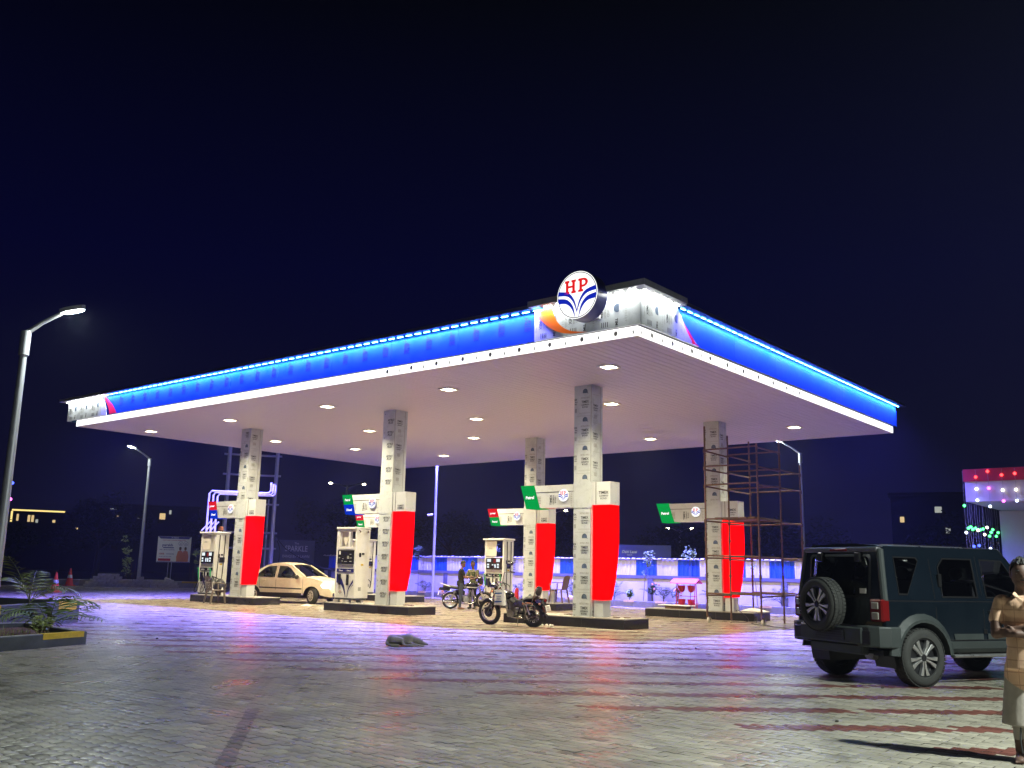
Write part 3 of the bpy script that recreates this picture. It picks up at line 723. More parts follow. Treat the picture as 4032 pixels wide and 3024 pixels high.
# ================================================================ COLUMNS
CS, CY = .55, .58
def column(x, y, key, label, signs, mode='main', off=0.):
    t = thing('canopy_column', label, 'column', (x, y, IH), 0, 'film wrapped canopy columns'); H = CH-IH+.02
    B('shaft', 'film', t, (0, CS, 0, CY, 0, H)); B('corner_seam', 'print_grey', t, (CS*.78, CS*.80, -.006, 0, 0, H-.03), (-.006, 0, .0, .014, 0, H-.03))
    film_print('film_print', t, lambda u, v: (-.004, CY-u, v), CY, 0, H, off, mode)
    film_print('film_print', t, lambda u, v: (u, -.004, v), CS, 0, H, off+.3, 'side')
    # cross arm carrying the fuel names
    z0, z1 = 2.91, 3.54
    ar = MB().prism([(CY+.001, z0), (CY+1.62, z0), (CY+1.42, z1), (CY+.001, z1)], .02, .42, 'x').build('sign_arm', 'film_plain', t)
    B('arm_collar', 'film', t, (-.012, 0, -.03, CY, z0-.03, z1+.04))
    B('arm_groove', 'print_dark', ar, (.012, .019, CY+.02, CY+1.42, z1-.20, z1-.185))
    dk, gr = MB(), MB(); f = lambda u, v: (.016, -u, v)
    write(dk, 'TIMEX', f, -(CY+.80), z0+.22, .07, rot=PI/2, bold=.03, maxw=.30); write(dk, 'GERMAN', f, -(CY+.71), z0+.22, .045, rot=PI/2, maxw=.30); write(dk, 'BOND', f, -(CY+.64), z0+.22, .045, rot=PI/2, maxw=.22)
    for q in range(5): gr.add([f(-(CY+1.32), z0+.12+q*.045), f(-(CY+1.15), z0+.12+q*.045), f(-(CY+1.15), z0+.14+q*.045), f(-(CY+1.32), z0+.14+q*.045)], [(0, 1, 2, 3)])
    for q in range(9): gr.add([f(-(CY+.06), z0+.03+q*.05), f(-(CY+.11), z0+.03+q*.05), f(-(CY+.11), z0+.045+q*.05), f(-(CY+.06), z0+.045+q*.05)], [(0, 1, 2, 3)])
    dk.build('film_print', 'print_dark', ar, recalc=False); gr.build('film_print', 'print_grey', ar, recalc=False)
    emblem(ar, lambda u, v, w: (-.03-w, CY+.33-u, z0+.33+v), .17, .05, ring=False, side=None)
    n = len(signs); a0, a1 = z0-.02, z1+.02
    for q, (txt, m) in enumerate(signs):
        b0, b1 = a1-(a1-a0)*(q+1)/n, a1-(a1-a0)*q/n
        yl = lambda z: CY+1.42+.20*(1-(z-a0)/(a1-a0))*-1+.20-.0
        lo = lambda z: CY+1.40-.22*(1-(z-a0)/(a1-a0)); hi = lambda z: lo(z)+.48
        pl = MB().prism([(lo(b0), b0+.003), (hi(b0), b0+.003), (hi(b1), b1-.003), (lo(b1), b1-.003)], .0, .44, 'x').build('fuel_sign', m, t)
        tb = MB(); mz = (b0+b1)/2; write(tb, txt, lambda u, v: (-.006, -u, v), -(lo(mz)+hi(mz))/2, mz-.01, .085 if n == 1 else .075, bold=.035, maxw=.32); tb.build('fuel_name', 'logo_white', pl, recalc=False)
    # tapered red light box
    prof = [(-.05, .445), (-.05, 2.945), (-.60, 2.945), (-.605, 2.4), (-.60, 1.95), (-.56, 1.4), (-.50, .95), (-.385, .445)]
    rb = MB().prism(prof, .03, .46, 'x').build('red_light_box', 'red_light', t)
    B('box_cap', 'film_plain', t, (.015, .475, -.612, -.012, 2.952, 3.57)); B('cap_seam', 'print_dark', t, (.008, .0145, -.16, -.145, 2.955, 3.565))
    dk = MB(); fu = (lambda u, v: (.010, -u, v)) if key in 'CD' else (lambda u, v: (.010, u, 6.5-v))
    if key in 'CD': write(dk, 'TIMEX', fu, .40, 3.28, .075, bold=.03, maxw=.32); write(dk, 'GERMAN', fu, .40, 3.19, .05, maxw=.32); write(dk, 'BOND', fu, .40, 3.12, .05, maxw=.24)
    else: write(dk, 'TIMEX', fu, -.40, 6.5-3.05, .075, bold=.03, maxw=.32); write(dk, 'GERMAN', fu, -.40, 6.5-3.13, .05, maxw=.32)
    dk.build('film_print', 'print_dark', t, recalc=False)
    B('box_foot', 'film_plain', t, (.06, .42, -.36, -.06, 0, .437))
    b = MB(); b.prism([(.28, 0.435), (.07, .435), (.11, .18), (.17, .10), (.22, .16)], 0, .003, 'z') if False else None
    return t
column(4.05, COLY[0], 'C', 'film wrapped canopy column behind the cruiser, with one green Petrol sign', [('Petrol', 'sign_green')], 'main', 0)
column(4.05, COLY[1], 'B', 'film wrapped column by the diesel dispenser, with stacked Petrol and Diesel signs', [('Petrol', 'sign_green'), ('Diesel', 'sign_blue')], 'plus', .2)
column(4.05, COLY[2], 'A', 'film wrapped column beside the latticed chair, with red power and blue Diesel signs', [('power', 'sign_red'), ('Diesel', 'sign_blue')], 'main', .3)
column(11.65, COLY[0], 'D', 'film wrapped column standing inside the rusty scaffold, with a green Petrol sign', [('Petrol', 'sign_green')], 'main', .1)
column(11.65, COLY[1], 'E', 'film wrapped column by the maroon chair, with red power over green Petrol', [('power', 'sign_red'), ('Petrol', 'sign_green')], 'main', .5)
column(11.65, COLY[2], 'F', 'film wrapped column mostly hidden behind the diesel side column', [('power', 'sign_red'), ('Petrol', 'sign_green')], 'main', .15)

# ================================================================ FUEL DISPENSERS
def dispenser(x, y, z, label, names, lit=False, hoses=True, header=True, narrow=False):
    """front faces -X; y grows to the left of the viewer"""
    t = thing('fuel_dispenser', label, 'fuel dispenser', (x, y, z), 0, 'fuel dispensers'); DP, DW, DH = .62, 1.0, 2.32
    B('side_panel', 'pump_white', t, (.02, DP, 0, .075, .06, DH), bevel=.008)          # right hand side (-Y)
    B('side_panel', 'pump_white', t, (.02, DP, DW-.075, DW, .06, DH), bevel=.008)
    B('base_plinth', 'print_dark', t, (.04, DP-.03, .03, DW-.03, 0, .06))
    o = .06 if header else 0
    B('top_cap', 'pump_white', t, (-.02-o*.4, DP+.02, -o, DW+o, DH+.001, DH+.07), bevel=.012)
    B('back_panel', 'pump_cream', t, (.52, .60, .08, DW-.08, .06, 1.60))
    # display housing
    B('display_housing', 'pump_white', t, (.03, .50, .08, DW-.08, 1.02, 1.66)); dp = B('display_panel', 'pump_black', t, (.012, .03, .09, DW-.09, 1.17, 1.63), bevel=.004)
    def lcd(u0, u1, z0, z1, m): B('display_window', m, dp, (.005, .0115, DW-u1, DW-u0, z0, z1))
    if lit:
        for u0, u1, z0, z1 in ((.15, .34, 1.47, 1.59), (.62, .80, 1.47, 1.59), (.15, .25, 1.33, 1.40), (.15, .25, 1.24, 1.30), (.40, .47, 1.24, 1.38), (.52, .60, 1.24, 1.38), (.66, .76, 1.33, 1.40), (.66, .76, 1.24, 1.30)): lcd(u0, u1, z0, z1, 'lcd')
        lcd(.48, .60, 1.44, 1.58, 'lcd_red')
    else:
        lcd(.16, .24, 1.48, 1.59, 'cone_white')
        for u0, u1, z0, z1 in ((.15, .22, 1.36, 1.39), (.34, .40, 1.33, 1.35), (.44, .56, 1.24, 1.26), (.30, .36, 1.25, 1.28), (.70, .80, 1.24, 1.27), (.70, .80, 1.36, 1.38), (.58, .66, 1.34, 1.44), (.70, .78, 1.48, 1.50)): lcd(u0, u1, z0, z1, 'print_grey')
    B('keypad_strip', 'steel', t, (.022, .03, .10, DW-.10, 1.06, 1.15))
    st = B('product_strip', 'navy' if names[0] == 'Diesel' else 'pump_black', t, (.010, .03, .085, DW-.085, .90, 1.015)); tb = MB()
    for q, s in enumerate(names): write(tb, s, lambda u, v: (.006, -u, v), -(DW*(.70 if q == 0 else .30)), .957, .055, bold=.02, maxw=.28)
    tb.build('product_name', 'white_gloss', st, recalc=False)
    # lower front with petal graphic
    B('lower_front', 'pump_white', t, (.03, .50, .08, DW-.08, .06, .895)); F = lambda u, v: (.026, DW-.08-u, .06+v); wd = DW-.16
    b = MB(); strip(b, bez([(.0, .80), (.22, .66), (.42, .34), (.50, .02)]), bez([(.0, .50), (.20, .42), (.36, .22), (.445, .02)]), F); strip(b, bez([(.54, .02), (.60, .30), (.74, .50), (wd, .62)]), bez([(.58, .02), (.67, .25), (.77, .37), (wd, .42)]), F); b.build('petal_graphic', 'navy', t, recalc=False)
    b = MB(); F2 = lambda u, v: (.022, DW-.08-u, .06+v); strip(b, bez([(.15, .50), (.32, .34), (.48, .02)]), bez([(.10, .46), (.28, .30), (.465, .02)]), F2); strip(b, bez([(.56, .02), (.66, .30), (wd, .50)]), bez([(.565, .02), (.68, .27), (wd, .46)]), F2); b.build('petal_line', 'white_gloss', t, recalc=False)
    c = MB(); F3 = lambda u, v: (.021, DW-.30-u, .24+v); c.add([F3(.085*math.cos(a), .085*math.sin(a)) for a in np.linspace(0, 2*PI, 20, endpoint=False)], [tuple(range(20))]); c.build('emblem_face', 'white_gloss', t, recalc=False)
    c = MB(); petals(c, lambda u, v: tuple(np.array(F3(.085*u, .085*v))-[.002, 0, 0])); c.build('emblem_petals', 'print_dark', t, recalc=False)
    c = MB(); hp_letters(c, lambda u, v: tuple(np.array(F3(.085*u, .085*v))-[.002, 0, 0])); c.build('emblem_letters', 'fire_red', t, recalc=False)
    for u in (.26, .66):
        B('nozzle_holster', 'pump_black', t, (-.03, .02, DW-u-.05, DW-u+.05, .48, .84), bevel=.01)
    # open head with header plate
    if header:
        B('header_plate', 'pump_cream', t, (.05, .07, .42, DW-.06, 1.70, 2.30)); tb = MB(); write(tb, '0000', lambda u, v: (.045, -u, v), -.72, 2.0, .07, maxw=.32); tb.build('header_text', 'print_grey', t, recalc=False)
    else:
        [B('head_bar', 'pump_white', t, q) for q in ((.02, .14, .08, DW-.08, 1.66, 1.74), (.02, .14, .08, DW-.08, 2.25, 2.318), (.02, .14, .34, .40, 1.742, 2.248), (.02, .14, DW-.14, DW-.08, 1.742, 2.248))]
        MB().prism([(.42, 2.24), (DW-.16, 2.24), (.66, 1.78), (.60, 1.78)], .10, .14, 'x').build('funnel_plate', 'pump_cream', t)
    # side details on -Y face
    B('side_keypad', 'pump_black', t, (.16, .24, -.012, 0, 1.40, 1.54), (.28, .38, -.012, 0, 1.48, 1.54)); B('side_label', 'yellow_paint', t, (.26, .36, -.008, 0, 1.12, 1.18)); B('side_label', 'print_grey', t, (.18, .30, -.008, 0, .30, .42))
    if hoses:
        B('side_screen', 'pump_black', t, (.22, .46, -.03, 0, 1.22, 1.42), bevel=.006)
        for s, xx in enumerate((.18, .42)):
            h = MB().tube(bez([(xx, -.03, DH-.05), (xx-.03, -.06, 1.7), (xx-.05, -.07, 1.0), (xx-.12, -.12, .45), (xx-.25, -.2, .25), (xx-.20, -.15, .55), (-.02, .02, .70)], 6), .018, 6); h.build('hose', 'rubber', t, smooth=True)
        for u in (.10, .52, .90):
            nz = MB(); nz.tube([(-.02, DW-u, .52), (-.06, DW-u, .80), (-.05, DW-u, .95)], [.02, .03, .022], 7); nz.tube([(-.05, DW-u, .95), (-.11, DW-u, 1.0), (-.14, DW-u, .95)], [.02, .018, .012], 6); nz.build('nozzle', 'green_nozzle' if u != .52 else 'pump_black', t, smooth=True)
            MB().tube(bez([(-.03, DW-u, .52), (-.12, DW-u+.06, .25), (-.16, DW-u+.02, .10), (-.10, DW-u-.08, .15), (-.03, DW-u-.05, .45)], 6), .016, 6).build('hose', 'rubber', t, smooth=True)
    else:
        MB().tube([(.10, -.01, DH-.03), (.14, -.04, DH-.06), (.16, -.01, DH-.10)], .018, 6).build('hose_hook', 'rust', t); MB().tube([(.48, -.01, DH-.03), (.50, -.04, DH-.06), (.53, -.01, DH-.10)], .018, 6).build('hose_hook', 'rust', t)
    return t
dispenser(4.12, 21.62, IH, 'white fuel dispenser with hanging hoses and red and diesel strip beside the chair', ('power', 'Diesel'), lit=True)
dispenser(4.12, 13.50, IH+.085, 'new white diesel dispenser without hoses standing on bricks', ('Diesel', 'Diesel'), lit=False, hoses=False, header=False)
dispenser(11.72, 13.42, IH, 'white petrol dispenser with glowing display beside the two men', ('Petrol', 'Petrol'), lit=True)
dispenser(11.72, 21.45, IH, 'white dispenser half hidden behind the diesel dispenser', ('power', 'Petrol'), lit=False)
for k, (x, y, w) in enumerate(((4.16, 14.34, .22), (4.16, 13.78, .26), (4.5, 13.55, .25))):
    tag(B('brick', 'brick_grey', None, (x, x+.12, y, y+w, IH, IH+.083), bevel=.006), 'grey brick propping up the new diesel dispenser', 'brick', 'bricks under the diesel dispenser')

# ================================================================ WHEELS AND CAR TOOLS
def tyre_prof(Rr, w, rim):
    h = w/2
    return [(rim, -h*.80), (rim+.012, -h*.95), ((Rr+rim)/2, -h), (Rr-.035, -h*.92), (Rr-.008, -h*.72), (Rr, -h*.45), (Rr, h*.45), (Rr-.008, h*.72), (Rr-.035, h*.92), ((Rr+rim)/2, h), (rim+.012, h*.95), (rim, h*.80)]
def wheel(parent, c, Rr, w, rim, style, ax='y', out=1, steer=0., name='wheel'):
    """out: side the hub face looks at (+1 or -1 along the axle)"""
    e = bpy.data.objects.new(name, None); COL.objects.link(e); e.parent = parent; e.location = c
    e.rotation_euler = (0, 0, steer) if ax == 'y' else (0, 0, PI/2)
    MB().lathe(tyre_prof(Rr, w, rim), 40, ax='y', closed=True).build('tyre', 'tyre', e, smooth=True, ang=50)
    if style != 'bike':
        tr = MB(); k = 44
        for i in range(k):
            for s in (-1, 0, 1):
                a = 2*PI*(i+.5*(s % 2))/k; m = Matrix.Rotation(-a, 4, 'Y'); tr.T = m
                y0 = s*w*.28; tr.box(Rr-.004, Rr+.007, y0-w*.11, y0+w*.11, -Rr*.055, Rr*.055)
        tr.T = None; tr.build('tread', 'tyre', e)
    h = w/2*out
    if style == 'suv':
        MB().lathe([(rim+.002, -w*.40), (rim-.012, -w*.40), (rim-.02, w*.40), (rim+.002, w*.40)], 32, ax='y', closed=True).build('rim', 'alloy_dark', e, smooth=True)
        MB().lathe([(rim-.014, h*.35), (rim-.014, h*.30), (.01, h*.30), (.01, h*.35)], 28, ax='y').build('wheel_disc', 'alloy_dark', e, smooth=True)
        for i in range(5):
            for s in (-1, 1):
                b = MB(); b.T = Matrix.Rotation(2*PI*i/5+.3, 4, 'Y')
                p0, p1 = .045, rim-.016
                pts = [(p0, s*.004), (p0, s*.030), (p1*.55, s*.040), (p1, s*.085), (p1, s*.022), (p1*.55, s*.008)]
                b.prism(pts if s > 0 else pts[::-1], h*.40, h*.80, 'y'); b.T = None
                b.build('spoke', 'alloy', e, bevel=.004)
        MB().lathe([(.055, h*.35), (.055, h*.70), (.04, h*.82), (.005, h*.84)], 16, ax='y').build('hub', 'alloy_dark', e, smooth=True)
    elif style == 'sedan':
        MB().lathe([(rim, h*.86), (rim*.93, h*.98), (rim*.80, h*.90), (rim*.25, h*1.0), (.005, h*1.02)], 28, ax='y').build('hub_cap', 'hubcap', e, smooth=True)
        for i in range(9):
            b = MB(); b.T = Matrix.Rotation(2*PI*i/9, 4, 'Y'); b.prism([(rim*.42, -.012), (rim*.80, -.026), (rim*.84, 0), (rim*.80, .026), (rim*.42, .012)], h*.985, h*1.012, 'y'); b.T = None; b.build('cap_slot', 'black_trim', e)
    elif style == 'spoked':
        MB().lathe([(rim+.004, -w*.34), (rim-.018, -w*.30), (rim-.018, w*.30), (rim+.004, w*.34)], 32, ax='y', closed=True).build('rim', 'chrome', e, smooth=True)
        sp = MB()
        for i in range(18):
            a = 2*PI*i/18
            for s in (-1, 1):
                q = a+s*.28; sp.tube([(.045*math.cos(q), s*w*.22, .045*math.sin(q)), ((rim-.01)*math.cos(a), 0, (rim-.01)*math.sin(a))], .0028, 4, caps=False)
        sp.build('spokes', 'steel', e); MB().lathe([(.06, -w*.3), (.045, -w*.45), (.045, w*.45), (.06, w*.3)], 14, ax='y').build('hub', 'bike_engine', e, smooth=True)
        MB().lathe([(.13, w*.52), (.13, w*.58), (.05, w*.58), (.05, w*.52)], 20, ax='y', closed=True).build('brake_disc', 'alloy_dark', e)
    else:
        MB().lathe([(rim+.004, -w*.36), (rim-.03, -w*.30), (rim-.03, w*.30), (rim+.004, w*.36)], 32, ax='y', closed=True).build('rim', 'alloy', e, smooth=True)
        for i in range(6):
            b = MB(); b.T = Matrix.Rotation(2*PI*i/6, 4, 'Y'); b.prism([(.03, -.022), (rim-.02, -.013), (rim-.02, .013), (.03, .022)], -.014, .014, 'y'); b.T = None; b.build('spoke', 'alloy', e)
        MB().lathe([(.06, -w*.45), (.06, w*.45)], 16, ax='y').build('hub', 'alloy', e, smooth=True)
    return e
def arch(cx, cz, r, a0, a1, n=9): return [(cx+r*math.cos(R(a)), cz+r*math.sin(R(a))) for a in np.linspace(a0, a1, n)]

# ================================================================ SUV
SH = R(-27.3)
suv = thing('suv', 'dark teal boxy five door off-road SUV with a spare wheel on its tailgate', 'car', (-2.83, -5.74, 0), SH)
SW = .875
def shalf(z):
    return SW-max(0, z-1.12)*.15-max(0, .62-z)*.12
def sfn(s, d=0.):
    return lambda x, z: (x, s*(shalf(z)+d), z)
def rearx(z): return -.64+max(0, z-1.0)*.085
O = [(rearx(.55), .55), (rearx(1.12), 1.12), (rearx(1.80), 1.80), (-.50, 1.885), (1.72, 1.895), (2.33, 1.17), (3.42, 1.12), (3.55, .98), (3.58, .56)]
O += arch(2.85, .40, .455, 20, 160)+arch(0, .40, .455, 20, 160)
WQ = [(-.36, 1.22), (-.20, 1.22), (.10, 1.70), (.06, 1.745), (-.36, 1.745)]
WR = [(.44, 1.19), (1.14, 1.19), (1.14, 1.745), (.56, 1.745), (.44, 1.62)]
WF = [(1.29, 1.19), (2.16, 1.19), (1.74, 1.735), (1.29, 1.745)]
UX, VZ = [-.5, 0, .5, 1.2, 2, 2.6, 3.2], [.62, .8, .96, 1.12, 1.5]
for s in (1, -1):
    panel(O, [WQ, WR, WF], UX, VZ, sfn(s)).build('body_side', 'suv_paint', suv, smooth=True, ang=30)
    for nm, w in (('quarter_glass', WQ), ('rear_door_glass', WR), ('front_door_glass', WF)):
        panel(w, [], [], [1.4, 1.6], sfn(s, -.012)).build(nm, 'glass_dark', suv)
        c = [sum(q[0] for q in w)/len(w), sum(q[1] for q in w)/len(w)]
        b = MB(); k = len(w); f = sfn(s, .006); ins = [(c[0]+(x-c[0])*.93, c[1]+(z-c[1])*.92) for x, z in w]
        b.add([f(*p) for p in w]+[f(*p) for p in ins], [(i, (i+1) % k, k+(i+1) % k, k+i) for i in range(k)]); b.build('window_trim', 'suv_black', suv)
    # seams, handles and lower door cladding
    for xx, z0, z1 in ((.30, .86, 1.72), (1.215, .50, 1.78), (2.34, .52, 1.15)):
        b = MB(); f = sfn(s, .0025); zs = np.linspace(z0, z1, 6); b.add([f(xx-.006, z) for z in zs]+[f(xx+.006, z) for z in zs], [(i, i+1, 7+i, 6+i) for i in range(5)]); b.build('door_seam', 'suv_black', suv, recalc=False)
    b = MB(); f = sfn(s, .0025); b.add([f(-.60, 1.135), f(2.36, 1.135), f(2.36, 1.15), f(-.60, 1.15)], [(0, 1, 2, 3)]); b.build('belt_line', 'suv_black', suv, recalc=False)
    b = MB(); b.box(1.30, 1.48, s*(SW+.0), s*(SW+.035), .985, 1.02); b.build('door_handle', 'suv_black', suv, bevel=.006)
    b = MB(); b.box(.40, .46, s*(shalf(1.4)), s*(shalf(1.4)+.03), 1.34, 1.52); b.build('door_handle', 'suv_black', suv, bevel=.006)
    for xx in (1.20, 1.235): MB().tube([(xx, s*(SW+.008), .70), (xx, s*(SW+.008), .76)], .012, 6).build('door_hinge', 'suv_black', suv)
    b = MB(); f = sfn(s, .022); b.add([f(.50, .50), f(2.34, .50), f(2.34, .60), f(.50, .60), (.50, s*.83, .44), (2.34, s*.83, .44)], [(0, 1, 2, 3), (4, 5, 1, 0)]); b.build('sill_cladding', 'suv_clad', suv)
    b = MB(); f = sfn(s, .012); b.add([f(.62, .62), f(1.17, .62), f(1.17, .70), f(.60, .70)], [(0, 1, 2, 3)]); b.add([f(1.26, .62), f(2.28, .62), f(2.28, .70), f(1.26, .70)], [(0, 1, 2, 3)]); b.build('door_cladding', 'suv_clad', suv)
    MB().tube([(.50, s*.93, .405), (2.36, s*.93, .405)], .045, 10, flat=.55).build('side_step', 'steel', suv, smooth=True)
    for xx in (.7, 2.1): MB().tube([(xx, s*.93, .40), (xx, s*.72, .46)], .02, 6).build('step_bracket', 'suv_black', suv)
    for cx in (0, 2.85):                # flared arches
        b = MB(); n = 14; A = [R(a) for a in np.linspace(2, 178, n)]
        ring = []
        for a in A:
            ca, sa = math.cos(a), math.sin(a)
            ring += [(cx+.455*ca, s*(SW-.10), .40+.455*sa), (cx+.458*ca, s*(SW+.062), .40+.458*sa), (cx+.50*ca, s*(SW+.066), .40+.50*sa), (cx+.575*ca, s*(SW+.012), .40+.575*sa), (cx+.58*ca, s*(SW-.02), .40+.58*sa)]
        b.add(ring, [(i*5+j, (i+1)*5+j, (i+1)*5+j+1, i*5+j+1) for i in range(n-1) for j in range(4)]); b.build('wheel_arch', 'suv_clad', suv, smooth=True, ang=40)
        b = MB(); A = [R(a) for a in np.linspace(-20, 200, 12)]; b.add([(cx+.46*math.cos(a), s*q, .40+.46*math.sin(a)) for a in A for q in (SW-.05, .45)], [(2*i, 2*i+2, 2*i+3, 2*i+1) for i in range(11)]); b.add([(cx+.46*math.cos(a), s*.45, .40+.46*math.sin(a)) for a in A], [tuple(range(12))]); b.build('wheel_well', 'suv_black', suv)
    # tail lamp
    tl = MB(); tl.box(-.70, -.55, s*.655, s*.885, .86, 1.16); o = tl.build('tail_lamp', 'tail_red', suv, bevel=.02)
    B('tail_lamp_lens', 'tail_clear', o, (-.715, -.70, min(s*.70, s*.83), max(s*.70, s*.83), .89, .985), (-.715, -.70, min(s*.70, s*.83), max(s*.70, s*.83), 1.03, 1.12), bevel=.008)
    b = MB(); b.tube([(rearx(1.14)+.03, s*(shalf(1.14)-.03), 1.14), (rearx(1.5)+.03, s*(shalf(1.5)-.03), 1.5), (rearx(1.82)+.03, s*(shalf(1.82)-.03), 1.84)], .048, 10); b.build('corner_pillar', 'suv_clad', suv, smooth=True)
    b = MB(); b.tube([(rearx(.6)+.035, s*(shalf(.6)-.035), .6), (rearx(1.14)+.035, s*(shalf(1.14)-.035), 1.14)], .045, 10); b.build('corner_skin', 'suv_paint', suv, smooth=True)
    # bumper ends
    b = MB(); pl = [(-.80, s*.50), (-.80, s*.72), (-.74, s*.86), (-.60, s*.935), (-.43, s*.945), (-.43, s*.80), (-.60, s*.50)]
    b.prism(pl if s < 0 else pl[::-1], .52, .80, 'z'); b.build('bumper_corner', 'suv_clad', suv, bevel=.02, seg=2)
    B('bumper_lamp', 'suv_black', suv, (-.812, -.795, min(s*.60, s*.76), max(s*.60, s*.76), .56, .74), bevel=.008)
    # mirror
    MB().ball((2.05, s*1.02, 1.24), .13, 12, 8, (.55, .9, .75)).build('wing_mirror', 'suv_black', suv, smooth=True); MB().tube([(2.1, s*.86, 1.17), (2.08, s*.95, 1.2)], .03, 6).build('mirror_arm', 'suv_black', suv)
    # front lamp
    MB().lathe([(.11, 0), (.11, .05), (.02, .06)], 18, (3.55, s*.58, .95), 'x').build('head_lamp', 'headlamp_glass', suv, smooth=True)
RW = rrect(-.58, .58, 1.20, 1.74, .06)
RO = [(-.84, .55), (.84, .55), (.84, .62), (.871, 1.12), (shalf(1.80), 1.80), (-shalf(1.80), 1.80), (-.871, 1.12), (-.84, .62)]
panel(RO, [RW], [-.4, 0, .4], [.8, 1.12, 1.5], lambda y, z: (rearx(z), y, z)).build('tailgate', 'suv_paint', suv, smooth=True)
panel(RW, [], [], [1.45], lambda y, z: (rearx(z)+.010, y, z)).build('rear_glass', 'glass_dark', suv)
b = MB(); k = len(RW); ou = [(y*1.07, 1.47+(z-1.47)*1.13) for y, z in RW]; b.add([(rearx(z)-.010, y, z) for y, z in RW]+[(rearx(z)-.004, y, z) for y, z in ou], [(i, (i+1) % k, k+(i+1) % k, k+i) for i in range(k)]); b.build('rear_glass_frame', 'suv_black', suv)
for yy in (-.38, .38): B('glass_hinge', 'suv_black', suv, (rearx(1.75)-.05, rearx(1.75)-.005, yy-.06, yy+.06, 1.66, 1.80), bevel=.015)
B('wiper', 'suv_black', suv, (-.64, -.63, -.05, .38, 1.235, 1.25)); B('rear_sticker', 'paper', suv, (rearx(1.26)-.016, rearx(1.26)-.012, -.54, -.42, 1.23, 1.30))
b = MB(); b.box(-.60, -.50, -.74, .74, 1.80, 1.875); b.build('roof_lip', 'suv_roof', suv, bevel=.025, seg=2); B('high_brake_lamp', 'tail_red', suv, (-.615, -.598, -.17, .17, 1.815, 1.85), bevel=.004)
def roofpt(u, v):
    x = -.52+u*2.27; t = v*2-1; h = shalf(1.89); return (x, t*h, 1.888+.035*(1-t*t)+.006*math.sin(u*PI)-max(0, abs(t)-.85)*.12)
MB().grid(roofpt, 10, 12).build('roof', 'suv_roof', suv, smooth=True)
for i in range(3): B('roof_rib', 'suv_roof', suv, (-.2, 1.4, -.42+i*.4, -.38+i*.4, 1.912, 1.925), bevel=.004)
MB().grid(lambda u, v: (1.74+u*.60, (v*2-1)*(shalf(1.89)+(SW-shalf(1.89))*u), 1.90-u*.73+.03*(1-(v*2-1)**2)*(1-u)), 6, 6).build('windscreen', 'glass_dark', suv, smooth=True)
MB().grid(lambda u, v: (2.33+u*1.10, (v*2-1)*SW*(1-.03*u), 1.17-.05*u+.03*(1-(v*2-1)**2)), 6, 8).build('bonnet', 'suv_paint', suv, smooth=True)
MB().grid(lambda u, v: (3.42+.16*math.sin(u*PI/2), (v*2-1)*SW*.97, 1.12-u*.56), 6, 6).build('grille_panel', 'suv_black', suv, smooth=True); B('front_bumper', 'suv_clad', suv, (3.55, 3.74, -.86, .86, .50, .76), bevel=.03)
B('rear_bumper', 'suv_clad', suv, (-.83, -.62, -.62, .62, .545, .775), bevel=.02); B('bumper_step', 'suv_black', suv, (-.79, -.62, -.60, .60, .776, .795)); B('under_guard', 'suv_clad', suv, (-.74, -.6, -.52, .52, .40, .54), bevel=.02)
pf = B('plate_recess', 'suv_black', suv, (-.838, -.83, -.30, .28, .585, .735)); 
for i in range(4): B('plate_rib', 'suv_clad', pf, (-.845, -.838, -.27, .25, .60+i*.033, .615+i*.033))
B('floor_pan', 'suv_black', suv, (-.55, 3.45, -.72, .72, .40, .47)); MB().tube([(0, -.7, .39), (0, .7, .39)], .05, 8).build('rear_axle', 'suv_black', suv); MB().ball((0, -.12, .39), .15, 10, 8).build('differential', 'suv_black', suv, smooth=True)
MB().tube([(-.55, -.45, .42), (-.2, -.45, .40)], .09, 10).build('exhaust_box', 'steel', suv, smooth=True)
# cabin
for xx, ys_ in ((.35, (-.40, .0, .40)), (1.45, (-.36, .36))):
    for yy in ys_:
        st = MB().prism([(xx-.05, .80), (xx+.45, .80), (xx+.45, .92), (xx+.10, .95), (xx-.08, 1.42), (xx-.20, 1.42)], yy-.22 if len(ys_) == 2 else yy-.19, yy+.22 if len(ys_) == 2 else yy+.19, 'y').build('seat', 'seat_cloth', suv, bevel=.03); MB().ball((xx-.16, yy, 1.53), .12, 10, 7, (.45, 1, .8)).build('head_restraint', 'seat_cloth', st, smooth=True)
B('dashboard', 'seat_cloth', suv, (2.05, 2.32, -.75, .75, .85, 1.14)); MB().tube([(1.95+.06*math.cos(t)*.5, -.36+.18*math.cos(t), 1.10+.18*math.sin(t)) for t in np.linspace(0, 2*PI, 17)], .013, 6).build('steering_wheel', 'suv_black', suv)
for c, o, s in (((0, -.80, .387), -1, 0), ((0, .80, .387), 1, 0), ((2.85, -.80, .387), -1, .0), ((2.85, .80, .387), 1, .0)): wheel(suv, c, .387, .25, .255, 'suv', 'y', o, s)
sp = wheel(suv, (-.86, .10, 1.06), .375, .245, .25, 'suv', 'x', 1, name='spare_wheel')
MB().tube([(-.62, .10, 1.06), (-.80, .10, 1.06)], .10, 12).build('spare_carrier', 'suv_black', suv)

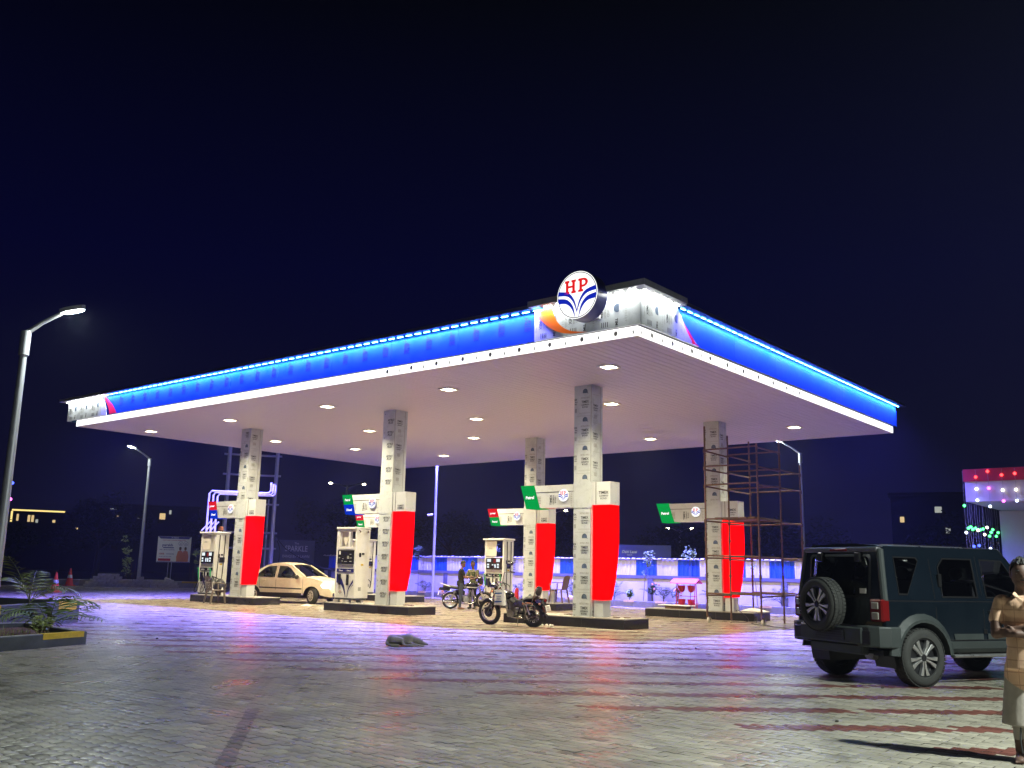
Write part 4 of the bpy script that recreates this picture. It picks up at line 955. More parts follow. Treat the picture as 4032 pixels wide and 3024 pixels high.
# ================================================================ SEDAN
def sedan():
    car = thing('sedan', 'cream four door sedan with headlamps on stopped between the pump islands', 'car', (6.48, 21.49, 0), R(-69.8)); HW = .86
    def half(x, z):
        w = HW-max(0, z-.98)*.30-max(0, .45-z)*.10-.02*abs(z-.68)
        for e, k in ((-.85, .9), (3.42, .9)):
            d = k-abs(x-e)
            if d > 0: w -= .16*(d/k)**2.2
        return w
    def fn(s, d=0.): return lambda x, z: (x, s*(half(x, z)+d), z)
    top = [(-.86, .62), (-.84, .92), (-.76, 1.02), (-.22, 1.07), (.10, 1.20), (.48, 1.42), (.75, 1.495), (1.10, 1.515), (1.42, 1.50), (1.62, 1.44), (2.34, 1.00), (2.75, .94), (3.16, .82), (3.34, .66), (3.40, .45)]
    O = [(-.80, .30)]+top+[(3.36, .26)]+arch(2.63, .31, .355, 5, 175)+arch(0, .31, .355, 5, 175)
    WR = [(.16, .985), (.98, .965), (.98, 1.405), (.66, 1.41), (.42, 1.30), (.20, 1.09)]; WF = [(1.09, .96), (2.02, .945), (1.98, 1.02), (1.60, 1.34), (1.44, 1.40), (1.09, 1.42)]
    for s in (1, -1):
        panel(O, [WR, WF], list(np.arange(-.7, 3.4, .22)), [.42, .55, .68, .82, .95, 1.1, 1.25, 1.38], fn(s)).build('body_side', 'sedan_paint', car, smooth=True, ang=32)
        for nm, w in (('rear_door_glass', WR), ('front_door_glass', WF)):
            panel(w, [], [.6, 1.5], [1.1, 1.25], fn(s, -.008)).build(nm, 'glass_clear', car)
            c = (sum(q[0] for q in w)/len(w), sum(q[1] for q in w)/len(w)); k = len(w); f = fn(s, .005); ins = [(c[0]+(x-c[0])*.94, c[1]+(z-c[1])*.91) for x, z in w]
            b = MB(); b.add([f(*p) for p in w]+[f(*p) for p in ins], [(i, (i+1) % k, k+(i+1) % k, k+i) for i in range(k)]); b.build('window_trim', 'black_trim', car)
        f = fn(s, .008); xs_ = np.linspace(.30, 2.20, 10); b = MB(); b.add([f(x, .60-.012*(x-.3)) for x in xs_]+[f(x, .555-.012*(x-.3)) for x in xs_], [(i, i+1, 11+i, 10+i) for i in range(9)]); b.build('rub_strip', 'black_trim', car, recalc=False)
        b = MB(); b.add([f(x, .395) for x in xs_]+[f(x, .285) for x in xs_], [(i, i+1, 11+i, 10+i) for i in range(9)]); b.build('sill_trim', 'black_trim', car, recalc=False)
        for xx, z0, z1 in ((1.035, .34, 1.44), (2.24, .34, 1.0), (.30, .55, .97)):
            f2 = fn(s, .003); zs = np.linspace(z0, z1, 6); b = MB(); b.add([f2(xx-.006, z) for z in zs]+[f2(xx+.006, z) for z in zs], [(i, i+1, 7+i, 6+i) for i in range(5)]); b.build('door_seam', 'black_trim', car, recalc=False)
        for xx in (.42, 1.16): MB().box(xx, xx+.17, s*(half(xx, .86)-.01), s*(half(xx, .86)+.028), .845, .88).build('door_handle', 'sedan_paint', car, bevel=.01)
        MB().ball((2.02, s*.97, 1.00), .115, 12, 8, (.7, 1, .72)).build('wing_mirror', 'black_trim', car, smooth=True)
        A = [R(a) for a in np.linspace(-10, 190, 12)]
        for cx in (0, 2.63): b = MB(); b.add([(cx+.36*math.cos(a), s*q, .31+.36*math.sin(a)) for a in A for q in (.82, .45)], [(2*i, 2*i+2, 2*i+3, 2*i+1) for i in range(11)]); b.add([(cx+.36*math.cos(a), s*.45, .31+.36*math.sin(a)) for a in A], [tuple(range(12))]); b.build('wheel_well', 'black_trim', car)
        f3 = fn(s, .006); hp = [(3.02, .70), (3.12, .82), (3.26, .745), (3.33, .67), (3.30, .60), (3.10, .61)]; b = MB(); b.add([f3(*p) for p in hp], [tuple(range(6))]); b.add([(3.345-.05*k/4, s*(half(3.32, .66)-.34*k/4), .71+.0*k) for k in range(5)]+[(3.375-.02*k/4, s*(half(3.33, .62)-.34*k/4), .58) for k in range(5)], [(i, i+1, 6+i, 5+i) for i in range(4)]); b.build('head_lamp', 'headlight', car, recalc=False)
        B('tail_lamp', 'tail_red', car, (-.88, -.80, min(s*.52, s*.70), max(s*.52, s*.70), .66, .92), bevel=.02)
    def tope(i, t): x, z = top[i]; h = half(x, z); return (x+(.10*(1-t*t) if i >= 12 else -.08*(1-t*t) if i < 2 else 0), t*h, z+.04*(1-t*t)*(1 if 2 <= i <= 12 else .2))
    def seg(i0, i1, nm, m, ins=0.):
        b = MB(); rows = range(i0, i1+1); ts = np.linspace(-1+ins, 1-ins, 11); b.add([tope(i, t) for i in rows for t in ts], [(r*11+c, (r+1)*11+c, (r+1)*11+c+1, r*11+c+1) for r in range(i1-i0) for c in range(10)]); return b.build(nm, m, car, smooth=True, ang=40)
    seg(0, 2, 'boot_rear', 'sedan_paint'); seg(2, 3, 'boot_lid', 'sedan_paint'); seg(3, 5, 'rear_screen', 'glass_clear'); seg(5, 9, 'roof', 'sedan_paint'); seg(9, 10, 'windscreen', 'glass_clear'); seg(10, 12, 'bonnet', 'sedan_paint'); seg(12, 14, 'nose', 'sedan_paint')
    f = fn(-1); 
    for s in (1, -1): MB().tube([(1.62, s*(half(1.62, 1.44)-.01), 1.45), (2.34, s*(half(2.34, 1.0)-.01), 1.005)], .03, 6).build('front_pillar', 'sedan_paint', car)
    B('front_bumper', 'sedan_paint', car, (3.28, 3.46, -.70, .70, .26, .50), bevel=.05, seg=2); B('lower_grille', 'black_trim', car, (3.462, 3.47, -.45, .45, .30, .40)); B('grille', 'black_trim', car, (3.44, 3.452, -.30, .30, .58, .68)); B('fog_recess', 'black_trim', car, (3.41, 3.468, -.66, -.50, .31, .42), (3.41, 3.468, .50, .66, .31, .42))
    B('number_plate', 'plate_white', car, (3.462, 3.475, -.25, .25, .42, .52)); B('floor_pan', 'black_trim', car, (-.75, 3.2, -.66, .66, .20, .28)); B('rear_bumper', 'sedan_paint', car, (-.92, -.78, -.72, .72, .30, .55), bevel=.04)
    MB().tube([(1.0, 0, 1.55), (.75, 0, 1.80)], .006, 5).build('aerial', 'black_trim', car); B('roof_channel', 'black_trim', car, (.5, 1.55, -.60, -.575, 1.478, 1.492))
    for xx in (.45, 1.30):
        for yy in (-.36, .36):
            st = MB().prism([(xx-.05, .50), (xx+.42, .50), (xx+.42, .62), (xx+.10, .64), (xx-.10, 1.10), (xx-.20, 1.10)], yy-.23, yy+.23, 'y').build('seat', 'seat_cloth', car, bevel=.03); MB().ball((xx-.15, yy, 1.21), .11, 10, 7, (.45, 1, .8)).build('head_restraint', 'seat_cloth', st, smooth=True)
    B('dashboard', 'seat_cloth', car, (1.95, 2.25, -.68, .68, .62, .96)); B('windscreen_sticker', 'paper', car, (1.93, 1.94, .30, .42, 1.235, 1.275))
    for c, o, s in (((0, -.745, .305), -1, 0), ((0, .745, .305), 1, 0), ((2.63, -.745, .305), -1, -.50), ((2.63, .745, .305), 1, -.50)): wheel(car, c, .305, .19, .20, 'sedan', 'y', o, s)
    return car
SED = sedan()

# ================================================================ MOTORCYCLES
def moto(kind, label, loc, rz, lean):
    m = thing('motorcycle', label, 'motorcycle', loc, rz); m.rotation_euler = (lean, 0, rz); cr = kind == 'cruiser'
    wb = 1.40 if cr else 1.25; rr, fr = (.315, .335) if cr else (.305, .305); rk = .40 if cr else .32
    wheel(m, (0, 0, rr), rr, .13 if cr else .095, rr-.10 if cr else rr-.075, 'spoked' if cr else 'bike', name='rear_wheel'); fs = R(6)
    wheel(m, (wb, 0, fr), fr, .10 if cr else .085, fr-.085 if cr else fr-.07, 'spoked' if cr else 'bike', name='front_wheel')
    ht = Vector((wb-rk*.88, 0, .98 if cr else .95)); ax = Vector((wb, 0, fr)); up = (ht-ax).normalized(); hx = ht+up*.08
    for s in (1, -1):
        o = Vector((0, s*.085, 0)); MB().tube([ax+o-up*.05, ax+o+up*.32], [.034, .030], 10).build('fork_slider', 'bike_black' if cr else 'alloy', m, smooth=True); MB().tube([ax+o+up*.30, hx+o], .019, 10).build('fork_tube', 'chrome', m, smooth=True)
    for k in (.0, .10): MB().box(-.03, .03, -.11, .11, -.014, .014).build('fork_yoke', 'bike_black', m).location = ht-up*k
    # handlebar
    hh = .30 if cr else .13; hb = [hx+Vector((-.02, 0, 0)), hx+Vector((.0, .10, .02)), hx+Vector((.02 if cr else -.02, .24, hh)), hx+Vector((-.10, .36, hh+.01)), hx+Vector((-.20, .41, hh-.01))]
    MB().tube([Vector((p.x, -p.y, p.z)) for p in hb[::-1]]+hb[1:], .012, 8).build('handlebar', 'chrome' if cr else 'bike_black', m, smooth=True)
    for s in (1, -1):
        p = hb[-1]; q = hb[-2]; MB().tube([(q.x, s*q.y, q.z), (p.x-.02, s*p.y, p.z)], .019, 8).build('grip', 'rubber', m, smooth=True); MB().tube([(q.x+.06, s*q.y*.98, q.z-.01), (p.x+.05, s*(p.y+.01), p.z-.03)], .007, 6).build('lever', 'steel', m)
        r0 = Vector((q.x+.02, s*q.y, q.z)); r1 = r0+Vector((-.02, s*.06, .17)); MB().tube([r0, r1], .006, 6).build('mirror_stalk', 'steel', m); MB().ball(r1+Vector((0, s*.03, .04)), .065, 10, 6, (.3, 1.15, .85)).build('mirror', 'bike_black' if cr else 'chrome', m, smooth=True)
        MB().ball((ht.x+.12, s*.17, ht.z-.08), .032, 8, 6).build('indicator', 'orange_plastic', m, smooth=True); MB().ball((-.30, s*.15, .62), .030, 8, 6).build('indicator', 'orange_plastic', m, smooth=True)
        MB().tube([(.42, s*.12, .30), (.42, s*.28, .30)], .016, 6).build('footrest', 'rubber', m)
    hl = ht+Vector((.17, 0, .02)); MB().lathe([(.03, -.10), (.085, -.06), (.098, .02), (.098, .045)], 18, hl, 'x').build('headlamp_shell', 'chrome' if cr else 'bike_black', m, smooth=True); MB().lathe([(.093, .046), (.06, .062), (.01, .068)], 18, hl, 'x').build('headlamp_lens', 'headlamp_glass', m, smooth=True)
    if not cr:
        MB().ball(ht+Vector((.13, 0, .10)), .16, 12, 8, (.75, .9, .95)).build('headlamp_cowl', 'bike_black', m, smooth=True); MB().grid(lambda u, v: (ht.x+.10-.05*u, (v-.5)*(.24-.06*u), ht.z+.18+u*.14), 4, 4).build('fly_screen', 'glass_dark', m, smooth=True)
    else:
        MB().lathe([(.055, -.03), (.055, .02), (.01, .025)], 14, hx+Vector((.02, 0, .08)), 'z').build('speedometer', 'chrome', m, smooth=True)
    # fenders
    def fender(c, r, a0, a1, w, nm):
        b = MB(); A = np.radians(np.linspace(a0, a1, 14)); b.grid(lambda u, v: (c[0]+(r-.025*(2*v-1)**2)*math.cos(math.radians(a0+(a1-a0)*u)), (v-.5)*w, c[1]+(r-.025*(2*v-1)**2)*math.sin(math.radians(a0+(a1-a0)*u))), 14, 6); return b.build(nm, 'bike_black', m, smooth=True)
    fender((wb, fr), fr+.035, 55 if cr else 40, 165, .135, 'front_mudguard'); fender((0, rr), rr+.06, 20, 190 if cr else 175, .19 if cr else .16, 'rear_mudguard')
    # tank, seat, side panels
    tk = (.86, .80) if cr else (.74, .83)
    MB().ball((tk[0], 0, tk[1]), .20, 16, 10, (1.45, .78, .62) if cr else (1.30, .80, .66)).build('fuel_tank', 'bike_black', m, smooth=True)
    if not cr:
        for s in (1, -1):
            b = MB(); b.grid(lambda u, v: (tk[0]-.20+u*.40, s*(.163*math.sqrt(max(.05, 1-((u-.5)*1.5)**2-((v-.55)*.9)**2))+.004), tk[1]-.07+v*.045*(1-.3*u)), 8, 3); b.build('tank_graphic', 'white_gloss', m, smooth=True)
    MB().lathe([(.035, 0), (.035, .018), (.01, .02)], 12, (tk[0], 0, tk[1]+.122), 'z').build('tank_cap', 'chrome', m, smooth=True)
    if cr: sp_ = [(.66, .72), (.52, .62), (.36, .605), (.24, .66), (.12, .73), (-.14, .755)]
    else: sp_ = [(.58, .79), (.42, .755), (.2, .765), (.0, .79), (-.28, .815)]
    pts = bez(sp_, 5); MB().tube([(x, 0, z) for x, z in pts], [.10]+[.15]*(len(pts)-3)+[.13, .10], 12, flat=.42).build('seat', 'bike_seat', m, smooth=True)
    B('engine_block', 'bike_engine', m, (.42, .78, -.12, .12, .24, .46), bevel=.03); 
    b = MB()
    for k in range(7): b.box(.60+.006*k, .80+.006*k, -.10, .10, .465+k*.032, .483+k*.032)
    b.build('cylinder_fins', 'bike_engine', m); MB().lathe([(.11, 0), (.10, .035), (.02, .04)], 18, (.56, -.12, .35), 'y').build('clutch_cover', 'alloy' if not cr else 'bike_engine', m, smooth=True); MB().lathe([(.10, 0), (.09, .035), (.02, .04)], 18, (.60, .12, .34), 'y').build('generator_cover', 'bike_engine', m, smooth=True)
    for s in (1, -1):
        b = MB(); pl = [(.20, .50), (.50, .50), (.52, .64), (.42, .70), (.16, .68)]; b.prism(pl, min(s*.11, s*.15), max(s*.11, s*.15), 'y'); b.build('side_panel', 'bike_black', m, bevel=.012)
        MB().tube([(.02, s*.13, rr+.02), (.14, s*.14, .66)], [.03, .026], 8).build('shock_absorber', 'chrome' if cr else 'steel', m, smooth=True); MB().tube([(0, s*.09, rr), (.46, s*.10, .36)], .022, 8).build('swing_arm', 'bike_black', m)
    MB().tube(bez([(.80, -.07, .52), (.92, -.11, .42), (.86, -.14, .24), (.60, -.15, .19), (.30, -.16, .22)], 5), .022, 8).build('exhaust_pipe', 'chrome', m, smooth=True); MB().tube([(.34, -.165, .22), (.10, -.175, .25), (-.30, -.18, .29 if not cr else .27)], [.035, .05, .052], 12).build('silencer', 'chrome' if not cr else 'bike_black', m, smooth=True)
    for s in (1, -1): MB().tube([(ht.x-.02, 0, ht.z-.06), (.72, s*.09, .60), (.70, s*.10, .26), (.44, s*.10, .26), (.30, s*.12, .62), (-.20, s*.10, .68)], .018, 7).build('frame_tube', 'bike_black', m, smooth=True)
    MB().tube([(.40, .12, .28), (.34, .27, .02-math.sin(lean)*.27)], .011, 6).build('kick_stand', 'steel', m)
    if cr:
        for s in (1, -1): MB().tube(bez([(.22, s*.17, .66), (-.04, s*.18, .60), (-.10, s*.17, .70), (-.20, s*.15, .95), (-.22, s*.10, 1.02)], 4), .014, 7).build('backrest_tube', 'chrome', m, smooth=True)
        MB().ball((-.20, 0, .93), .13, 12, 8, (.35, 1.1, 1.0)).build('backrest_pad', 'bike_seat', m, smooth=True); B('seat_side_trim', 'orange_plastic', m, (-.10, .22, .155, .175, .585, .645), bevel=.01)
        for s in (1, -1): MB().tube([(.16, s*.20, .60), (-.18, s*.22, .60), (-.32, s*.22, .42), (-.26, s*.22, .34), (.16, s*.20, .22), (.10, s*.20, .42), (.16, s*.20, .60)], .011, 6).build('saddle_guard', 'chrome', m, smooth=True)
        B('tail_unit', 'bike_black', m, (-.38, -.14, -.09, .09, .58, .74), bevel=.03)
    else:
        MB().tube(bez([(-.05, .16, .80), (-.34, .15, .90), (-.40, 0, .91), (-.34, -.15, .90), (-.05, -.16, .80)], 4), .014, 7).build('grab_rail', 'white_gloss', m, smooth=True)
        MB().tube([(.78, .22, .72), (.86, .22, .40), (.80, .20, .22)], .013, 7).build('crash_guard', 'steel', m, smooth=True); MB().tube([(.78, -.22, .72), (.86, -.22, .40), (.80, -.20, .22)], .013, 7).build('crash_guard', 'steel', m, smooth=True)
        B('tail_unit', 'bike_black', m, (-.42, -.02, -.10, .10, .66, .78), bevel=.03)
    MB().ball((-.40 if cr else -.43, 0, .69), .055, 10, 6, (.5, 1.2, .8)).build('tail_lamp', 'tail_red', m, smooth=True)
    pb = MB().box(-.006, .006, -.11, .11, -.075, .075).build('number_plate', 'plate_white', m, bevel=.004); pb.location = (-.46 if cr else -.45, 0, .50 if cr else .56); pb.rotation_euler = (0, R(14), 0)
    if cr:
        tb = MB(); f = lambda u, v: (-.010, -u, v); write(tb, 'GJ01', f, 0, .032, .05, maxw=.18); write(tb, '9371', f, 0, -.034, .05, maxw=.18); tb.build('plate_text', 'print_dark', pb, recalc=False)
    return m
BC = moto('cruiser', 'black cruiser motorcycle on its side stand with a white bag on the handlebar', (2.76, 4.89, 0), R(95), R(-7))
BE = moto('commuter', 'black commuter motorcycle with silver exhaust beside the petrol dispenser', (8.82, 13.5, 0), R(-39.5), 0)
# carrier bag hanging on the cruiser handlebar
bg_ = thing('carrier_bag', 'white plastic carrier bag printed THANK YOU hanging on the cruiser handlebar', 'bag')
hpw = Matrix.Translation((2.76, 4.89, 0)) @ Euler((R(-7), 0, R(95))).to_matrix().to_4x4() @ Vector((.74, .38, 1.06)); bg_.scale = (.85, .85, .85)
bg_.location = hpw; bg_.rotation_euler = (0, 0, R(95))
def bagpt(u, v):
    w = .17+.05*v; d = .03+.05*math.sin(min(1, v*1.1)*PI*.55); a = 2*PI*u; return (w*math.cos(a)*(1+.05*math.sin(5*a+4*v)), d*math.sin(a)*1.2+.0, -.10-.44*v-.02*math.sin(3*a))
b = MB(); b.grid(bagpt, 28, 10); b.add([bagpt(i/28, 1) for i in range(28)], [tuple(range(28))]); b.build('bag_body', 'bag_white', bg_, smooth=True, ang=60)
for s in (1, -1): MB().tube(bez([(-.14, 0, -.12), (-.05, s*.01, -.02), (0, 0, .02), (.05, s*.01, -.02), (.14, 0, -.12)], 4), .008, 5).build('bag_handle', 'bag_white', bg_)
b = MB(); ff = lambda u, v: (-u, .105, v)
for z in (-.20, -.45): b.add([ff(-.13, z-.025), ff(.13, z-.005), ff(.13, z+.035), ff(-.13, z+.02)], [(0, 1, 2, 3)])
b.build('bag_stripe', 'bag_blue', bg_, recalc=False); b = MB(); write(b, 'THANK', ff, 0, -.29, .05, maxw=.22); write(b, 'YOU', ff, .02, -.36, .05, maxw=.15); b.build('bag_text', 'bag_blue', bg_, recalc=False)

# ================================================================ PEOPLE AND DOG: overlapping volumes fused into one skin
def fuse(name, prims, voxel, parent, mats, smooth_it=6):
    """prims: (kind, a, b, ra, rb, mat, flat) capsules 'c', or ('e', centre, radii, mat)"""
    b = MB()
    for p in prims:
        if p[0] == 'c':
            _, a, c, ra, rb, m = p[:6]; a, c = Vector(a), Vector(c); b.tube([a, c], [ra, rb], 14); b.ball(a, ra, 14, 9); b.ball(c, rb, 14, 9)
        elif p[0] == 'f':
            _, a, c, ra, rb, m, fl = p; b.tube([Vector(a), Vector(c)], [ra, rb], 18, flat=fl)
        else: b.ball(p[1], 1, 18, 12, p[2])
    me = b.mesh(name+'_src'); o = bpy.data.objects.new(name, me); COL.objects.link(o)
    md = o.modifiers.new('r', 'REMESH'); md.mode = 'VOXEL'; md.voxel_size = voxel; md.use_smooth_shade = True
    if smooth_it: s = o.modifiers.new('s', 'SMOOTH'); s.iterations = smooth_it; s.factor = .5
    bpy.context.view_layer.update(); dg = bpy.context.evaluated_depsgraph_get()
    nm = bpy.data.meshes.new_from_object(o.evaluated_get(dg)); bpy.data.objects.remove(o); bpy.data.meshes.remove(me)
    nm.materials.clear()
    for k in mats: nm.materials.append(M[k])
    n = len(nm.polygons); C = np.zeros(n*3); nm.polygons.foreach_get('center', C); C = C.reshape(n, 3); best = np.full(n, 1e9); mi = np.zeros(n, int)
    for p in prims:
        if p[0] in 'cf':
            a, c = np.array(p[1], float), np.array(p[2], float); d = c-a; t = np.clip(((C-a)@d)/max(1e-9, d@d), 0, 1); q = np.linalg.norm(C-(a+t[:, None]*d), axis=1)-(p[3]+(p[4]-p[3])*t); m = p[5]
        else:
            r = np.array(p[2], float); k = np.linalg.norm((C-np.array(p[1]))/r, axis=1); q = (k-1)*r.min(); m = p[3]
        w = q < best; best[w] = q[w]; mi[w] = mats.index(m)
    nm.polygons.foreach_set('material_index', mi); nm.polygons.foreach_set('use_smooth', [True]*n)
    o = bpy.data.objects.new(name, nm); COL.objects.link(o); o.parent = parent; return o
def hand(pr, w, d, n, m, r=.0095, curl=.5, s=1.):
    """palm at wrist w, pointing along d, back of the hand normal n: palm, four fingers and a thumb"""
    w, d, n = Vector(w), Vector(d).normalized(), Vector(n).normalized(); sd = d.cross(n).normalized()
    pr.append(('c', w, w+d*.05*s, .024*s, .026*s, m)); pr.append(('c', w+d*.03*s+sd*.018*s, w+d*.075*s+sd*.022*s, .016*s, .015*s, m)); pr.append(('c', w+d*.03*s-sd*.018*s, w+d*.075*s-sd*.022*s, .016*s, .015*s, m))
    for i, L in enumerate((.072, .082, .076, .060)):
        o = w+d*.085*s+sd*(.030-.020*i)*s; k = o+d*L*.5*s*math.cos(curl*.6)-n*L*.5*s*math.sin(curl*.6); e = k+d*L*.5*s*math.cos(curl*1.7)-n*L*.5*s*math.sin(curl*1.7)
        pr.append(('c', o-d*.02*s, k, r*s, r*.95*s, m)); pr.append(('c', k, e, r*.95*s, r*.8*s, m))
    t0 = w+d*.025*s+sd*.026*s; t1 = t0+(d*.6+sd*.75-n*.2).normalized()*.038*s; t2 = t1+(d*.9+sd*.25-n*.3).normalized()*.032*s
    pr.append(('c', t0, t1, r*1.25*s, r*1.1*s, m)); pr.append(('c', t1, t2, r*1.1*s, r*.85*s, m))
def face(parent, c, yaw, pitch=0., skin='skin', beard=False, hair='short', s=1.):
    """features on a head centred at c looking along local yaw"""
    T = Matrix.Translation(c) @ Matrix.Rotation(yaw, 4, 'Z') @ Matrix.Rotation(pitch, 4, 'Y') @ Matrix.Scale(s, 4)
    def bl(nm, m, p, r, sc, n=10): b = MB(); b.T = T; b.ball(p, r, n, 7, sc); b.T = None; return b.build(nm, m, parent, smooth=True)
    for y in (-.032, .032):
        bl('eye', 'eye_white', (.078, y, .002), .014, (.6, 1.1, .62)); bl('iris', 'hair', (.0845, y, .002), .0065, (.5, 1, 1)); bl('eyebrow', 'hair', (.086, y, .026), .018, (.35, 1.25, .26)); bl('ear', skin, (-.005, y*2.5, -.005), .03, (.75, .32, 1.1))
    b = MB(); b.T = T; b.add([(.085, 0, .014), (.120, 0, -.034), (.085, .019, -.040), (.085, -.019, -.040), (.090, 0, -.046)], [(0, 2, 1), (0, 1, 3), (1, 2, 4), (1, 4, 3), (0, 3, 2)]); b.T = None; b.build('nose', skin, parent, smooth=True, ang=80)
    bl('mouth', 'lip_skin', (.086, 0, -.066), .022, (.3, 1.05, .32))
    if beard: bl('beard', 'hair', (.045, 0, -.085), .055, (.88, 1.05, .62)); bl('moustache', 'hair', (.089, 0, -.053), .022, (.4, 1.2, .28))
    else: bl('moustache', 'hair', (.090, 0, -.053), .020, (.3, 1.2, .22))
    b = MB(); b.T = T; rnd = random.Random(3)
    def hp(u, v):
        a = 2*PI*u; e = PI/2*(1-v); r = 1+.07*math.sin(9*a+6*v)+.05*math.sin(17*a-5*v)+rnd.uniform(-.03, .03); front = math.cos(a)
        lo = R(40) if front > .75 else (R(8)+R(32)*max(0, front)/.75 if front > 0 else R(8)+R(38)*front); e = PI/2-(PI/2-lo)*v
        up = (.020 if hair == 'tall' else .004)*(1+front)*.5*min(1, (1-v)*2)
        return (-.010+.106*math.cos(e)*math.cos(a)*r, .0865*math.cos(e)*math.sin(a)*r, .010+.122*math.sin(e)*r+up*r)
    b.grid(hp, 26, 9); b.T = None; b.build('hair', 'hair', parent, smooth=True)
def check_mat(name, base, line, px, pz):
    m = mat(name, base, .85, var=.12, scale=9, bump=.25, bscale=26); n = m.node_tree; L = n.links.new; p = n.nodes['Principled BSDF']; src = p.inputs['Base Color'].links[0].from_socket
    t = n.nodes.new('ShaderNodeTexCoord'); s = n.nodes.new('ShaderNodeSeparateXYZ'); L(t.outputs['Object'], s.inputs[0]); outs = []
    for ax, per, w in (('Z', pz, .010), ('Y', px, .006)):
        a = n.nodes.new('ShaderNodeMath'); a.operation = 'WRAP'; a.inputs[1].default_value = 0; a.inputs[2].default_value = per; L(s.outputs[ax], a.inputs[0])
        c = n.nodes.new('ShaderNodeMath'); c.operation = 'LESS_THAN'; c.inputs[1].default_value = w; L(a.outputs[0], c.inputs[0]); outs.append(c.outputs[0])
    mx = n.nodes.new('ShaderNodeMath'); mx.operation = 'MAXIMUM'; L(outs[0], mx.inputs[0]); L(outs[1], mx.inputs[1]); k = n.nodes.new('ShaderNodeMath'); k.operation = 'MULTIPLY'; k.inputs[1].default_value = .45; L(mx.outputs[0], k.inputs[0])
    mi = n.nodes.new('ShaderNodeMix'); mi.data_type = 'RGBA'; L(k.outputs[0], mi.inputs['Factor']); L(src, mi.inputs['A']); mi.inputs['B'].default_value = (*line, 1); L(mi.outputs['Result'], p.inputs['Base Color']); return m
M['shirt_check'] = check_mat('shirt_check', (.60, .39, .26), (.18, .07, .04), .085, .105)
def camo_mat():
    m = mat('camo', (.10, .11, .05), .85); n = m.node_tree; L = n.links.new; p = n.nodes['Principled BSDF']; t = n.nodes.new('ShaderNodeTexCoord'); z = n.nodes.new('ShaderNodeTexNoise'); z.inputs['Scale'].default_value = 14; L(t.outputs['Object'], z.inputs['Vector']); r = n.nodes.new('ShaderNodeValToRGB'); r.color_ramp.interpolation = 'CONSTANT'
    for i, (q, c) in enumerate([(0, (.025, .035, .015)), (.42, (.10, .13, .06)), (.52, (.22, .17, .10)), (.60, (.05, .07, .03))]):
        e = r.color_ramp.elements[i] if i < 2 else r.color_ramp.elements.new(q); e.position = q; e.color = (*c, 1)
    L(z.outputs['Fac'], r.inputs[0]); L(r.outputs[0], p.inputs['Base Color']); return m
M['camo'] = camo_mat()

# --- man with crossed arms
mn = thing('person', 'standing person in peach checked shirt and loose grey trousers with arms crossed', 'person', (-8.135, -8.78, 0), R(196)); mn.scale = (.957,)*3
S, K, P_ = 'shirt_check', 'skin_dark', 'shorts'
pr = [('e', (0, 0, 1.17), (.118, .168, .25), S), ('e', (.012, 0, 1.265), (.120, .172, .13), S), ('e', (.025, 0, .99), (.130, .158, .20), S), ('f', (.012, 0, 1.02), (.015, 0, .765), .160, .205, S, .78),
      ('c', (-.01, 0, 1.36), (.012, 0, 1.455), .066, .058, K), ('e', (.025, 0, 1.565), (.100, .080, .115), K), ('e', (.052, 0, 1.505), (.064, .058, .064), K),
      ('e', (0, .160, 1.335), (.066, .066, .060), S), ('e', (0, -.160, 1.335), (.066, .066, .060), S),
      ('c', (0, -.176, 1.33), (.03, -.222, 1.175), .056, .061, S), ('c', (0, .176, 1.33), (.03, .222, 1.175), .056, .061, S),
      ('c', (.03, -.225, 1.20), (.085, -.232, 1.055), .047, .044, K), ('c', (.03, .225, 1.20), (.085, .232, 1.045), .047, .044, K),
      ('c', (.085, -.232, 1.055), (.185, .035, 1.125), .046, .032, K), ('c', (.085, .232, 1.045), (.195, -.085, 1.065), .046, .032, K),
      ('e', (0, 0, .80), (.130, .160, .12), P_)]
for s in (1, -1):
    pr += [('f', (0, s*.080, .80), (.015, s*.122, .29), .100, .118, P_, 1.0), ('c', (.0, s*.11, .45), (-.012, s*.112, .085), .055, .036, K), ('c', (-.045, s*.112, .036), (.07, s*.122, .036), .036, .034, K), ('e', (.12, s*.127, .028), (.075, .045, .027), K)]
    for i in range(5): pr.append(('c', (.155, s*(.127+.030-.015*i), .022), (.200-.008*i if s*1 else 0, s*(.130+.034-.017*i), .016), .011, .010, K))
hand(pr, (.190, -.085, 1.065), (-.35, -.93, .05), (.93, -.35, 0), K, curl=.75); hand(pr, (.182, .04, 1.125), (-.25, .95, .12), (.95, .25, 0), K, curl=.5)
fuse('body', pr, .0085, mn, [S, K, P_], 4); face(mn, (.025, 0, 1.574), R(3), 0, K, False, 'tall')
b = MB(); b.add([(.128, -.085, 1.40), (.158, -.02, 1.30), (.150, -.012, 1.345), (.095, -.065, 1.425)], [(0, 1, 2, 3)]); b.add([(.128, .085, 1.40), (.158, .02, 1.30), (.150, .012, 1.345), (.095, .065, 1.425)], [(0, 1, 2, 3)]); b.build('collar', 'shirt_check', mn, recalc=False)
for y in (-.06, -.10): MB().tube([(.10, y, .30), (.11, y-.01, .17), (.105, y, .08 if y < -.08 else .12)], .006, 5).build('drawstring', 'print_dark', mn)

